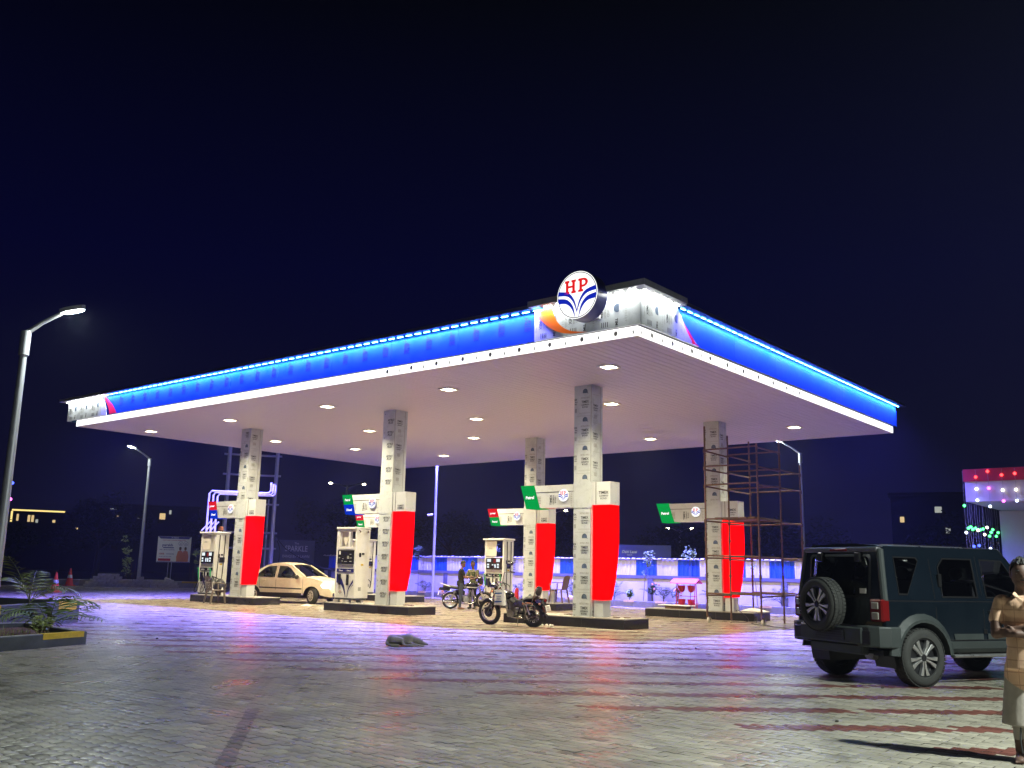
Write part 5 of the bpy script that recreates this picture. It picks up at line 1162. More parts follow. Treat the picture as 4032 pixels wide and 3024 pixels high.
def small_man(label, loc, rz, top, leg, skin, arms, beard, hairs, yawh=0., pitch=0., extra=None, lean=0.):
    t = thing('person', label, 'person', loc, rz); h = 1.0
    pr = [('e', (lean*.5, 0, 1.19), (.115, .165, .27), top), ('e', (lean*.8, 0, 1.32), (.115, .185, .12), top), ('f', (0, 0, 1.02), (0, 0, .86), .148, .158, top, .80), ('c', (lean, 0, 1.40), (lean+.03, 0, 1.50), .060, .052, skin), ('e', (lean+.055, 0, 1.61), (.095, .076, .112), skin), ('e', (lean+.08, 0, 1.55), (.062, .056, .06), skin), ('e', (0, 0, .90), (.13, .158, .13), leg)]
    for s in (1, -1):
        a = arms[0 if s > 0 else 1]; sh = (lean*.9, s*.175, 1.375); pr += [('e', sh, (.068, .07, .07), top), ('c', sh, tuple(np.array(sh)+(np.array(a[0])-np.array(sh))*.55), .060, .058, top), ('c', tuple(np.array(sh)+(np.array(a[0])-np.array(sh))*.45), a[0], .043, .039, skin), ('c', a[0], a[1], .039, .028, skin)]
        hand(pr, a[1], np.array(a[1])-np.array(a[0]), (0, 0, 1), skin, curl=.7)
        f = .02*s; pr += [('c', (0, s*.085, .88), (.02+f, s*.10, .50), .088, .064, leg), ('c', (.02+f, s*.10, .50), (-.01+f, s*.10, .10), .064, .048, leg), ('c', (-.05+f, s*.10, .04), (.06+f, s*.11, .04), .040, .038, 'print_dark' if leg != 'jeans' else 'skin'), ('e', (.11+f, s*.113, .03), (.07, .042, .028), 'print_dark' if leg != 'jeans' else 'skin')]
    fuse('body', pr, .013, t, list(dict.fromkeys([top, skin, leg, 'print_dark', 'skin'])), 3); face(t, (lean+.055, 0, 1.615), yawh, pitch, skin, beard, hairs); return t
small_man('bearded person in black T-shirt and dark jeans standing beside the commuter motorcycle', (8.80, 13.00, 0), R(-36), 'tee_black', 'jeans', 'skin', [((.12, .22, 1.14), (.36, .10, 1.16)), ((.10, -.24, 1.12), (.36, -.08, 1.17))], True, 'short', 0, .35, lean=.02)
small_man('person in camouflage shirt facing the bearded man across the motorcycle', (9.72, 13.22, 0), R(196), 'camo', 'jeans_dark', 'skin', [((.08, .23, 1.13), (.30, .12, 1.10)), ((.06, -.24, 1.13), (.30, -.10, 1.12))], False, 'tall', R(20), .1)

# --- sleeping dog
dg_ = thing('dog', 'grey brown dog asleep on its side on the pavers', 'dog', (-4.24, 2.55, 0), R(-49)); F_ = 'dog_fur'
pr = [('e', (-.20, 0, .105), (.125, .12, .105), F_), ('c', (-.17, .0, .105), (.10, .01, .115), .098, .112, F_), ('e', (.08, .0, .115), (.14, .105, .112), F_), ('c', (.16, 0, .12), (.27, -.03, .10), .072, .056, F_), ('e', (.30, -.035, .085), (.070, .055, .052), F_), ('c', (.33, -.04, .07), (.425, -.06, .045), .040, .024, F_),
      ('c', (-.20, -.07, .12), (-.04, -.12, .115), .072, .045, F_), ('c', (-.04, -.12, .115), (.01, -.15, .04), .036, .022, F_), ('c', (.01, -.15, .035), (.15, -.155, .022), .021, .016, F_), ('c', (.15, -.155, .020), (.19, -.15, .018), .018, .015, F_),
      ('c', (-.30, -.02, .09), (-.31, -.10, .04), .035, .028, F_), ('c', (-.31, -.10, .04), (-.24, -.17, .026), .028, .024, F_), ('c', (-.24, -.17, .026), (-.08, -.175, .024), .024, .022, F_),
      ('c', (.10, -.07, .07), (.19, -.13, .04), .040, .026, F_), ('c', (.19, -.13, .035), (.34, -.11, .024), .022, .017, F_), ('c', (.34, -.11, .022), (.385, -.105, .02), .019, .016, F_), ('c', (.12, .02, .05), (.30, -.13, .022), .03, .018, F_)]
fuse('body', pr, .0085, dg_, [F_], 4)
b = MB(); b.add([(.275, .0, .13), (.30, .035, .125), (.325, .02, .165)], [(0, 1, 2)]); b.add([(.275, -.05, .128), (.30, -.015, .135), (.255, -.045, .085)], [(0, 1, 2)]); b.build('ear', 'dog_dark', dg_, recalc=False); MB().ball((.445, -.064, .045), .015, 8, 6).build('nose', 'dog_dark', dg_, smooth=True)
MB().ball((.335, -.088, .09), .008, 8, 5, (1.3, .5, .5)).build('closed_eye', 'dog_dark', dg_)

# ================================================================ PLANTS
def frond(b, base, az, L, rise, droop, n=14, lw=.018, ll=.30, r=.008):
    """one feather leaf: rachis plus narrow leaflets"""
    base = Vector(base); pts = []
    for i in range(n+1):
        t = i/n; h = L*t*math.cos(rise)*(1-.12*t); z = L*(math.sin(rise)*t-droop*t*t); pts.append(base+Vector((math.cos(az)*h, math.sin(az)*h, z)))
    b.tube(pts, [r*(1-.7*i/n) for i in range(n+1)], 4)
    for i in range(2, n+1):
        t = i/n; d = (pts[min(i+1, n)]-pts[i-1]).normalized(); sd = d.cross(Vector((0, 0, 1)))
        if sd.length < .01: sd = Vector((1, 0, 0))
        sd.normalize(); l = ll*(1-.65*abs(t-.42)/.6)*random.uniform(.85, 1.1)
        for s in (1, -1):
            tip = pts[i]+(sd*s*.80+d*.55+Vector((0, 0, -.18-.25*random.random()))).normalized()*l; mid = pts[i]+(tip-pts[i])*.45+Vector((0, 0, .02)); w = d*lw
            b.add([pts[i]-w*.4, mid-w, tip, mid+w], [(0, 1, 2, 3)])
def palm(label, loc, nf, L, mt='leaf', ll=.3, rise=(.6, 1.3), azs=None, group='young palms', sc=1.):
    t = thing('palm', label, 'palm', loc, 0, group); b = MB()
    for k in range(max(2, nf//3)): b.tube([(random.uniform(-.03, .03), random.uniform(-.03, .03), 0), (random.uniform(-.05, .05), random.uniform(-.05, .05), .28*L)], [.018, .010], 5)
    b.build('trunk', 'stem', t)
    for k in range(nf):
        b = MB(); az = (azs[k] if azs else 2*PI*k/nf+random.uniform(-.3, .3)); frond(b, (random.uniform(-.02, .02), random.uniform(-.02, .02), .12*L), az, L*random.uniform(.75, 1.05), random.uniform(*rise), random.uniform(.25, .6), 13, .011*sc, ll*L)
        b.build('frond', mt, t, recalc=False)
    return t
def leafy(b, c, r, n, size, flat=1.):
    for _ in range(n):
        d = Vector((random.gauss(0, 1), random.gauss(0, 1), random.gauss(0, flat))).normalized(); p = Vector(c)+d*r*random.uniform(.35, 1)
        u = Vector((random.gauss(0, 1), random.gauss(0, 1), random.gauss(0, .6))).normalized(); v = u.orthogonal().normalized(); s = size*random.uniform(.6, 1.3)
        b.add([p-u*s, p+v*s*.42, p+u*s, p-v*s*.42], [(0, 1, 2, 3)])
def shrub(name, label, loc, h, w, n, mt, size=.06, group='shrubs in the planting bed', flowers=0):
    t = thing(name, label, 'shrub', loc, 0, group); b = MB(); tips = []
    for k in range(5):
        tip = (random.uniform(-w, w)*.6, random.uniform(-w, w)*.6, h*random.uniform(.6, 1)); tips.append(tip); b.tube([(0, 0, 0), (tip[0]*.4, tip[1]*.4, h*.4), tip], [.012, .009, .004], 5)
    b.build('stem', 'stem', t); b = MB()
    for tip in tips: leafy(b, tip, w*.55, n//5, size)
    leafy(b, (0, 0, h*.6), w*.8, n//3, size); b.build('foliage', mt, t, recalc=False)
    if flowers:
        b = MB()
        for k in range(flowers): b.ball((random.uniform(-w, w), random.uniform(-w, w), h*random.uniform(.7, 1.05)), .045, 7, 5)
        b.build('flowers', 'flower', t, smooth=True)
    return t
def sapling(label, loc, h, lean, clumps, mt='leaf', size=.07, group='saplings in the planting bed'):
    t = thing('sapling', label, 'sapling', loc, 0, group); b = MB(); top = Vector((lean[0], lean[1], h)); mid = Vector((lean[0]*.2, lean[1]*.3, h*.5)); pts = bez([(0, 0, 0), tuple(mid), tuple(top)], 5); b.tube([Vector(p) for p in pts], [.016-.009*i/(len(pts)-1) for i in range(len(pts))], 6)
    for (fz, r, n) in clumps:
        c = Vector(pts[min(len(pts)-1, int(fz*(len(pts)-1)))]); b.tube([c, c+Vector((r*.5, r*.3, r*.4))], [.006, .003], 4)
    b.build('trunk', 'stem', t); b = MB()
    for (fz, r, n) in clumps:
        c = Vector(pts[min(len(pts)-1, int(fz*(len(pts)-1)))]); leafy(b, c, r, n, size)
    b.build('crown', mt, t, recalc=False); return t

# planters at the left
def planter(label, poly, h, wth, yel):
    t = thing('planter', label, 'planter', (0, 0, 0)); n = len(poly); cx = sum(p[0] for p in poly)/n; cy = sum(p[1] for p in poly)/n
    MB().prism([(cx+(x-cx)*.97, cy+(y-cy)*.97) for x, y in poly], -.02, h*.62, 'z').build('soil', 'soil', t)
    for i in range(n):
        a, c = Vector(poly[i]), Vector(poly[(i+1) % n]); d = (c-a).normalized(); nn = Vector((-d.y, d.x))
        MB().prism([tuple(a), tuple(c), tuple(c+nn*wth-d*wth*.9), tuple(a+nn*wth+d*wth*.9)], -.02, h, 'z').build('kerb_wall', 'kerb_dark', t, bevel=.012)
        MB().prism([tuple(a+d*.02+nn*.02), tuple(c-d*.02+nn*.02), tuple(c+nn*(wth-.02)-d*wth*.9), tuple(a+nn*(wth-.02)+d*wth*.9)], h-.001, h+.004, 'z').build('kerb_top', 'concrete', t)
    for (i, f0, f1) in yel:
        a, c = Vector(poly[i]), Vector(poly[(i+1) % n]); d = c-a; nn = Vector((-d.y, d.x)).normalized(); p0, p1 = a+d*f0, a+d*f1
        MB().prism([tuple(p0-nn*.005), tuple(p1-nn*.005), tuple(p1+nn*wth*.7), tuple(p0+nn*wth*.7)], h*.60, h+.007, 'z').build('paint_block', 'yellow_paint', t)
    return t
planter('low dark kerbed planter with a yellow painted corner block', [(-13.2, 4.45), (-8.57, 6.12), (-8.25, 9.1), (-13.2, 9.1)], .22, .16, [(0, .80, .985)])
planter('taller grey kerbed planter with palms behind the low planter', [(-9.6, 9.3), (-5.78, 12.05), (-6.6, 15.2), (-12, 15.2)], .50, .18, [(0, .80, .97), (0, .04, .32)])
palm('tall feathery palm clump arching over the corner of the grey planter', (-8.85, 7.05, .10), 11, 1.6, 'leaf', .25, (.35, 1.25), None, 'palms in the planters', 1.9)
palm('bright palm with two long arching fronds in the grey planter', (-7.3, 11.3, .3), 6, 1.75, 'leaf_light', .26, (.75, 1.2), [R(-60), R(-20), R(130), R(-95), R(60), R(200)], 'palms in the planters', 1.9)
palm('palm with drooping frond at the outer end of the grey planter', (-9.6, 10.6, .3), 6, 1.5, 'leaf_light', .26, (.7, 1.1), [R(-50), R(-75), R(40), R(120), R(-110), R(200)], 'palms in the planters', 1.9)
shrub('leafy_plant', 'bushy yellow green plant in the grey planter', (-8.9, 10.3, .3), .75, .28, 260, 'leaf_light', .06, 'plants in the planters')
shrub('leafy_plant', 'small leafy weed clump in the low planter near the palm stems', (-9.2, 6.5, .1), .38, .2, 200, 'leaf_light', .04, 'plants in the planters')
gr = MB()
for _ in range(900):
    x, y = random.uniform(-12.5, -8.9), random.uniform(5.4, 8.9)
    if y < 4.75+(x+13.2)*.36: continue
    l = random.uniform(.03, .12); a = random.uniform(0, 2*PI); gr.add([(x, y, .13), (x+.012*math.cos(a), y+.012*math.sin(a), .13), (x+l*.5*math.cos(a+1), y+l*.5*math.sin(a+1), .13+l)], [(0, 1, 2)])
tag(gr.build('ground_cover', 'leaf_light', None, recalc=False), 'low straggly weeds over the soil of the low planter', 'weeds', kind='stuff')

# bed along the boundary wall
BX = 18.6; BZ = .21
for k, (y, L, n, lb) in enumerate([(24.4, 1.1, 7, 'thin palm by the wall behind the commuter motorcycle tail'), (20.6, 1.0, 7, 'palm against the wall behind the bearded man'), (17.8, 1.25, 8, 'palm against the wall beside the petrol dispenser'), (15.0, 1.2, 8, 'palm against the wall behind the maroon chair'), (12.75, 1.25, 9, 'full palm against the wall beside the corner column'), (10.25, 1.35, 9, 'palm against the wall next to the fire bucket stand'), (7.9, 1.2, 8, 'palm against the wall behind the scaffolded column'), (5.0, 1.3, 9, 'dark palm against the wall inside the scaffold view'), (3.6, 1.1, 7, 'palm against the wall beside the tailgate of the SUV')]):
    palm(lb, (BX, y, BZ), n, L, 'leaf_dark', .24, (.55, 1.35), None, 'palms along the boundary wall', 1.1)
shrub('agave', 'small spiky plant on the kerb beside the striped wall', (BX-.1, 11.9, BZ), .45, .2, 60, 'leaf', .12)
shrub('flower_shrub', 'flowering shrub with pale orange blooms left of the fire buckets', (BX-.1, 10.75, BZ), .75, .28, 160, 'leaf_dark', .07, flowers=7)
shrub('flower_shrub', 'flowering shrub with pale blooms right behind the fire buckets', (BX-.1, 9.55, BZ), .6, .22, 110, 'leaf_dark', .07, flowers=4)
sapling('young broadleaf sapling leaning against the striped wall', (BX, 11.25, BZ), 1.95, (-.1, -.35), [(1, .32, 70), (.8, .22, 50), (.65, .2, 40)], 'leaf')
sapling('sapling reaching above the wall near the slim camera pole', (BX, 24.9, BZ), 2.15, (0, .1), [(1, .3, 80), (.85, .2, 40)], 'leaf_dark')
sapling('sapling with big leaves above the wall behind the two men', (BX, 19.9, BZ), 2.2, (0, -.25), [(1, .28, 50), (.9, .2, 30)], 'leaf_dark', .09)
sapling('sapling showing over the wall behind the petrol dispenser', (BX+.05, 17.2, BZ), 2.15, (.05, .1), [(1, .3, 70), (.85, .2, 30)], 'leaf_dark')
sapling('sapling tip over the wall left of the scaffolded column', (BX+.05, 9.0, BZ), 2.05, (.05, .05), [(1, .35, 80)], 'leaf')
sapling('thin bare sapling between the scaffold posts', (BX, 6.0, BZ), 1.7, (0, .2), [(.3, .12, 16), (.9, .15, 18)], 'leaf')
# far left saplings
sapling('leafy sapling standing behind the stack of blocks', (14.4, 46.6, 0), 2.9, (-.15, .35), [(1, .22, 24), (.75, .32, 50), (.55, .4, 80), (.35, .32, 50)], 'leaf_light', .11, 'saplings beyond the far kerb')
sapling('slender sapling left of the printed hoarding', (17.0, 43.2, 0), 2.1, (.1, 0), [(1, .28, 60), (.7, .2, 20)], 'leaf_light', .09, 'saplings beyond the far kerb')
sapling('slender leaning sapling in front of the printed hoarding', (18.1, 41.6, 0), 2.5, (.5, -.3), [(1, .3, 60)], 'leaf_light', .09, 'saplings beyond the far kerb')
sapling('second slender sapling near the right edge of the printed hoarding', (19.2, 41.1, 0), 2.2, (-.15, .1), [(1, .28, 50)], 'leaf_light', .09, 'saplings beyond the far kerb')
shrub('leafy_plant', 'small bush beside the dispenser at the far kerb', (19.4, 39.8, 0), .8, .35, 90, 'leaf', .09, 'plants in the planters')

# ================================================================ STREET LAMPS AND POLES
def lamp(label, loc, h, arm, armh, lit='street_light', r=.09, name='street_lamp', head=.6, group='street lamps'):
    t = thing(name, label, 'street lamp', loc, 0, group); MB().tube([(0, 0, 0), (0, 0, h)], [r, r*.62], 12).build('pole', 'galv', t, smooth=True)
    B('base_plate', 'galv', t, (-.2, .2, -.2, .2, -.02, .03)); a = Vector(arm); d = a.normalized(); up = Vector((0, 0, armh))
    MB().tube([(0, 0, h-.25), (0, 0, h-.02), tuple(a*.45+up*.5+Vector((0, 0, h))), tuple(a+up+Vector((0, 0, h)))], [r*.62, r*.55, r*.42, r*.40], 10).build('arm', 'galv', t, smooth=True)
    MB().tube([(0, 0, h-.45), (0, 0, h+.02)], r*.95, 12).build('sleeve', 'galv', t, smooth=True)
    c = a+up+Vector((0, 0, h)); n = Vector((-d.y, d.x, 0)); L_, w = head, head*.24
    hp = [c+d*(x*L_)+n*(y*w) for x, y in ((-.1, .35), (.15, .8), (.6, 1), (.92, .75), (1, 0), (.92, -.75), (.6, -1), (.15, -.8), (-.1, -.35))]
    sl = Vector((0, 0, armh/max(.1, a.length)*L_*.35)); k = len(hp); b = MB(); b.add([p+sl*((p-c).dot(d)/L_)+Vector((0, 0, .0)) for p in hp]+[p+sl*((p-c).dot(d)/L_)+Vector((0, 0, .09)) for p in hp], [tuple(range(k, 2*k))]+[(i, (i+1) % k, k+(i+1) % k, k+i) for i in range(k)]); b.build('lamp_head', 'galv', t)
    if lit:
        b = MB(); b.add([c+d*(x*L_)+n*(y*w)+sl*x+Vector((0, 0, -.004)) for x, y in ((.18, .62), (.6, .85), (.88, .6), (.94, 0), (.88, -.6), (.6, -.85), (.18, -.62))], [tuple(range(7))]); b.build('lamp_lens', lit, t, recalc=False)
    return t
lamp('tall galvanised street lamp rising from the low planter, glaring white', (-9.5, 7.9, 0), 5.75, (.45, -.40, 0), .42, 'street_light', .10, head=.42)
lamp('slim street lamp behind the block stack with a curved twin arm', (13.4, 43.4, 0), 7.7, (-1.15, -.25, 0), .5, 'street_dim', .12)
lamp('bright street lamp on a slim pole behind the scaffold', (25.4, 6.8, 0), 7.1, (-.30, .75, 0), .55, 'street_light', .09)
for k, (x, y, ax, ay) in enumerate([(-6.8, -15.2, -.6, .8)]):
    lamp('tall galvanised street lamp on the open forecourt side behind the viewer', (x, y, 0), 6.8, (ax, ay, 0), .45, 'street_near', .10)
lc = thing('camera_pole', 'slim tall pole with a small security camera in front of the striped wall', 'pole', (17.72, 23.0, 0)); MB().tube([(0, 0, 0), (0, 0, 8.2)], [.075, .055], 12).build('pole', 'galv', lc, smooth=True); B('base_plate', 'galv', lc, (-.15, .15, -.15, .15, -.01, .02))
MB().tube([(0, 0, 4.15), (-.10, .18, 4.15)], .02, 6).build('camera_arm', 'galv', lc); MB().tube([(-.10, .10, 4.12), (-.22, .32, 4.08)], .055, 10).build('camera_body', 'white_gloss', lc, smooth=True)
# distant twin lamps
def twin(label, loc, h, sp, ang):
    t = thing('far_street_lamp', label, 'street lamp', loc, ang, 'distant street lamps'); MB().tube([(0, 0, 0), (0, 0, h)], .09, 6).build('pole', 'galv', t)
    for s in sp:
        MB().tube([(0, 0, h-.2), (s*.5, 0, h+.1), (s, 0, h+.25)], .04, 5).build('arm', 'galv', t); MB().ball((s, 0, h+.18), .17, 8, 5, (1, .5, .45)).build('lamp_lens', 'far_lamp', t)
    return t
twin('distant twin arm street lamp left of the Petrol and Diesel signs', (41.6, 57.6, 0), 8.9, (-1.55, 1.55), R(-41))
twin('distant street lamp glowing between the two front columns', (55.0, 43.5, 0), 6.9, (1.3,), R(-52)); twin('distant twin arm street lamp under the scaffold side Petrol arm', (61.4, 33.4, 0), 5.4, (-1.1, 1.1), R(-61))

# vent pipes and electric pole structure
vp = thing('vent_pipes', 'cluster of white tank vent pipes bent over at the top', 'vent pipes', (7.8, 28.0, 0)); dv = Vector((.72, -.52, 0))
for k in range(3):
    o = Vector((.16*k, -.10*k, 0)); hz = 4.75-.06*k; e = o+dv*(3.0-.1*k); q = Vector((0, 0, hz)); MB().tube([o, o+Vector((0, 0, hz-.12)), o+dv*.12+q, e+q, e+dv*.10+q+Vector((0, 0, .1)), e+dv*.10+Vector((0, 0, hz+.5))], .045, 8).build('vent_pipe', 'white_gloss', vp, smooth=True)
    MB().tube([o+Vector((-.18, .13, 2.9)), o+Vector((.12, -.09, 3.35))], .035, 6).build('pipe_brace', 'white_gloss', vp)
el = thing('electric_pole_structure', 'two pole electric structure with cross arms behind the dispensers', 'electric pole', (15.05, 32.8, 0)); ex = Vector((-.80, .58, 0))
for k in (0, 1): MB().tube([ex*2.6*k, ex*2.6*k+Vector((0, 0, 8.2))], [.13, .10], 8).build('pole', 'galv', el, smooth=True)
for z in (7.4, 6.3, 4.7, 3.15, 2.3):
    p = -ex*.25+Vector((0, 0, z)); q = ex*2.9+Vector((0, 0, z)); MB().tube([p, q], .055, 4).build('cross_arm', 'galv', el)
MB().tube([ex*.35+Vector((.1, .1, 0)), ex*.35+Vector((.1, .1, 5.0))], .045, 6).build('cable_pipe', 'galv', el)
for k in range(3): MB().tube([ex*(.5+.7*k)+Vector((0, 0, 4.72)), ex*(.5+.7*k)+Vector((0, 0, 5.05))], [.05, .03], 6).build('insulator', 'lip_skin', el)
B('transformer_box', 'galv', el, (-1.5, -.7, .3, 1.0, 3.2, 4.2), bevel=.03)
MB().tube(bez([(.1, 0, 3.1), (.5, -.1, 2.3), (.35, -.2, 1.4), (.3, 0, .3)], 6), .03, 5).build('cable', 'rubber', el); MB().tube(bez([(.1, 0, 3.1), (.9, -.4, 2.2), (2.2, -1.4, 1.4), (3.5, -2.2, 1.1)], 6), .025, 5).build('cable', 'rubber', el)

# ================================================================ SIGN BOARDS
bb = thing('hoarding', 'printed hoarding with two orange shirted students on thin posts', 'billboard', (16.2, 46.4, 0), math.atan2(-1.06, 1.74)); fw_, z0, z1 = 2.06, 1.45, 3.12
B('board', 'board_white', bb, (0, fw_, 0, .05, z0, z1)); fb = lambda u, v: (u, -.006, v); fb2 = lambda u, v: (u, -.010, v)
def rect(nm, m, u0, u1, v0, v1, f=fb): MB().add([f(u0, v0), f(u1, v0), f(u1, v1), f(u0, v1)], [(0, 1, 2, 3)]).build(nm, m, bb, recalc=False)
MB().add([fb(.02, z1-.01), fb(fw_-.02, z1-.01), fb(fw_-.16, z1-.16), fb(.16, z1-.16)], [(0, 1, 2, 3)]).build('board_banner', 'board_blue', bb, recalc=False); rect('board_bar', 'board_blue', 0.02, fw_-.02, z0+.01, z0+.05); rect('board_bar', 'board_red', .10, .86, z0+.09, z0+.25); rect('board_bar', 'board_blue', .36, 1.02, z1-.76, z1-.70)
for s, u, v, h, m, mw, f in (('PI VISION', 1.05, z1-.085, .075, 'board_white', .8, fb2), ('TALENT SEARCH & REWARD EXAMINATION', 1.0, z1-.25, .05, 'board_red', 1.45, fb), ('parakh', .62, z1-.55, .17, 'board_blue', .95, fb), ('NEET - JEE FOUNDATION', .60, z1-.86, .06, 'board_blue', .9, fb), ('100%', .30, z1-1.12, .11, 'board_red', .40, fb), ('Scholarship', .82, z1-1.12, .07, 'board_blue', .55, fb), ('ON 20 & 27 OCT 2024', .52, z1-1.30, .055, 'board_blue', .78, fb)):
    b = MB(); write(b, s, f, u, v, h, maxw=mw, bold=.02); b.build('board_text', m, bb, recalc=False)
for u in (1.42, 1.74):
    b = MB(); b.T = None; A = np.linspace(0, 2*PI, 21); strip(b, [(u+.145*math.cos(a), z1-.45+.145*math.sin(a)) for a in A], [(u+.130*math.cos(a), z1-.45+.130*math.sin(a)) for a in A], fb); write(b, 'JEE', fb, u, z1-.42, .05, maxw=.14); write(b, 'NEET', fb, u, z1-.50, .05, maxw=.16); b.build('board_badge', 'board_blue', bb, recalc=False)
for u in (1.42, 1.74):
    b = MB(); b.add([fb(u-.20, z0+.06), fb(u+.20, z0+.06), fb(u+.22, z0+.38), fb(u+.14, z0+.72), fb(u, z0+.78), fb(u-.14, z0+.72), fb(u-.22, z0+.38)], [tuple(range(7))]); b.build('board_figure_shirt', 'board_orange', bb, recalc=False)
    b = MB(); b.add([fb2(u+.075*math.cos(a), z0+.88+.10*math.sin(a)) for a in np.linspace(0, 2*PI, 14, endpoint=False)], [tuple(range(14))]); b.build('board_figure_face', 'skin', bb, recalc=False); b = MB(); b.add([(u+.08*math.cos(a), -.013, z0+.93+.075*math.sin(a)) for a in np.linspace(0, PI, 9)], [tuple(range(9))]); b.build('board_figure_hair', 'hair', bb, recalc=False)
for u in (.75, .95): MB().tube([(u, .03, 0), (u, .03, z0)], .025, 6).build('post', 'galv', bb)
spk = thing('wall_sign_board', 'dim wide board lettered The SPARKLE behind the cream sedan', 'sign board', (17.6, 38.35, 0), math.atan2(-2.09, 2.74)); B('board', 'sparkle_board', spk, (0, 3.85, 0, .06, .6, 2.95)); b = MB(); f = lambda u, v: (u, -.006, v); write(b, 'SPARKLE', f, 2.75, 2.45, .34, maxw=1.35); write(b, 'The', f, 2.75, 2.76, .12); write(b, 'BANQUET & LAWN', f, 2.75, 1.98, .16, maxw=1.6); b.build('board_text', 'galv', spk, recalc=False)
for u in (.3, 1.9, 3.5): MB().tube([(u, .1, 0), (u, .1, .9)], .05, 6).build('post', 'galv', spk)
hd = thing('wall_sign_board', 'dark boundary hoarding with faint glowing script above the striped wall', 'sign board', (22.6, 16.3, 0), math.atan2(-2.78, 1.71)); B('board', 'sparkle_board', hd, (0, 3.6, 0, .06, 1.2, 2.80)); b = MB(); write(b, 'Dahi Lassi', f, 1.55, 2.46, .14, maxw=.75, shear=.3); write(b, 'TOWN', f, 1.55, 2.30, .06); b.build('board_text', 'cool_window', hd, recalc=False)
for u in (.3, 1.8, 3.3): MB().tube([(u, .1, 0), (u, .1, 1.3)], .05, 6).build('post', 'galv', hd)

# ================================================================ SCAFFOLD
sc_ = thing('scaffold_tower', 'rusty wheeled pipe scaffold tower around the far film wrapped column', 'scaffold', (9.25, 1.55, 0)); XS, YS, ZL = (0, 1.6, 3.2), (0, 1.75), (.83, 1.93, 3.05, 4.12, 4.67, 5.22)
TOP = {(0, 1): 6.0, (1, 1): 5.9, (2, 1): 5.9, (0, 0): 5.35, (1, 0): 5.6, (2, 0): 5.0}
for (i, j), h in TOP.items():
    x, y = XS[i], YS[j]; zb = .20 if i == 0 else (.02 if not (i == 2 and j == 1) else .30); MB().tube([(x, y, zb), (x+random.uniform(-.02, .02), y+random.uniform(-.02, .02), h)], .030, 8).build('post', 'rust', sc_, smooth=True)
    for z in ZL+(2.5, 1.4):
        if z < h: MB().tube([(x, y, z-.05), (x, y, z+.05)], .045, 8).build('coupler', 'rust', sc_)
    if i == 0:
        cw = MB().lathe([(.085, -.03), (.095, -.02), (.095, .02), (.085, .03)], 16, (x+.07, y-.02, .095), 'y').build('caster_wheel', 'pump_cream', sc_, smooth=True); MB().tube([(x, y, .25), (x+.05, y-.06, .16), (x+.07, y-.06, .095)], .016, 5).build('caster_fork', 'rust', sc_); MB().tube([(x, y, .25), (x+.05, y+.03, .16), (x+.07, y+.03, .095)], .016, 5).build('caster_fork', 'rust', sc_)
for z in ZL:
    for j, y in enumerate(YS):
        for i in (0, 1):
            if z < TOP[(i, j)] and z < TOP[(i+1, j)] and not (j == 1 and z < 1.0 and i == 1): MB().tube([(XS[i], y, z+random.uniform(-.03, .03)), (XS[i+1], y, z+random.uniform(-.03, .03))], .026, 7).build('ledger', 'rust', sc_, smooth=True)
    for i, x in enumerate(XS):
        if z < TOP[(i, 0)] and z < TOP[(i, 1)]: MB().tube([(x, 0, z+.05), (x, YS[1], z+.05+random.uniform(-.03, .03))], .026, 7).build('transom', 'rust', sc_, smooth=True)
for k in range(5): MB().box(-.1, 1.75, .08+k*.27, .31+k*.27, 3.105, 3.15).build('platform_plank', 'plank', sc_, bevel=.006)
tag(MB().tube(bez([(12.0, 3.0, .30), (11.2, 2.6, .02), (10.0, 2.2, .012), (8.6, .6, .012), (7.6, -.6, .012), (6.9, -1.8, .012)], 6), .010, 5).build('cable', 'rubber', None, smooth=True), 'thin black cable trailing from the scaffold across the pavers', 'cable')
tag(MB().tube(bez([(11.6, 3.5, .30), (11.36, 3.3, .33), (11.33, 3.0, .12), (10.9, 2.8, .012), (10.3, 3.0, .012), (9.8, 2.8, .012)], 6), .010, 5).build('cable', 'rubber', None, smooth=True), 'loose black cable hanging over the scaffolded island edge', 'cable')

# ================================================================ CHAIRS
def chair(label, loc, rz, m, lattice):
    t = thing('plastic_chair', label, 'chair', loc, rz, 'moulded plastic chairs'); t.scale = (1.17,)*3; fn = lambda y, z: (-.19-(z-.42)*.24-.03*math.cos(y*6), y*(1+.04*(z-.42)), z)
    holes = []
    if lattice:
        for r_ in range(6):
            for c in range(5):
                y = -.135+c*.068+(.034 if r_ % 2 else 0); z = .50+r_*.050; q = .021
                if abs(y) < .17: holes.append([(y-q, z), (y, z-q), (y+q, z), (y, z+q)])
    else: holes = [[(-.15+c*.075, .50), (-.115+c*.075, .50), (-.115+c*.075, .74), (-.15+c*.075, .74)] for c in range(4)] if False else []
    out = [(-.20, .40), (.20, .40), (.225, .70), (.20, .82), (.10, .86), (-.10, .86), (-.20, .82), (-.225, .70)]
    panel(out, holes, [-.1, 0, .1], [.6, .75], fn).build('backrest', m, t)
    B('seat', m, t, (-.20, .23, -.22, .22, .40, .425), bevel=.01); B('seat_apron', m, t, (.215, .235, -.22, .22, .34, .41))
    for s in (1, -1):
        for x, xo in ((.19, .24), (-.18, -.25)): MB().tube([(x, s*.20, .42), (xo, s*.235, 0)], [.036, .027], 6, flat=.8).build('leg', m, t)
        MB().tube([(-.25, s*.225, .64), (.0, s*.255, .64), (.18, s*.255, .62), (.22, s*.25, .56)], .022, 6, flat=.6).build('armrest', m, t); MB().tube([(.20, s*.25, .60), (.19, s*.215, .42)], .020, 6).build('arm_support', m, t)
    return t
chair('grey brown plastic armchair with latticed back standing before the dispenser island', (3.38, 20.25, 0), R(-8), 'chair_brown', True)
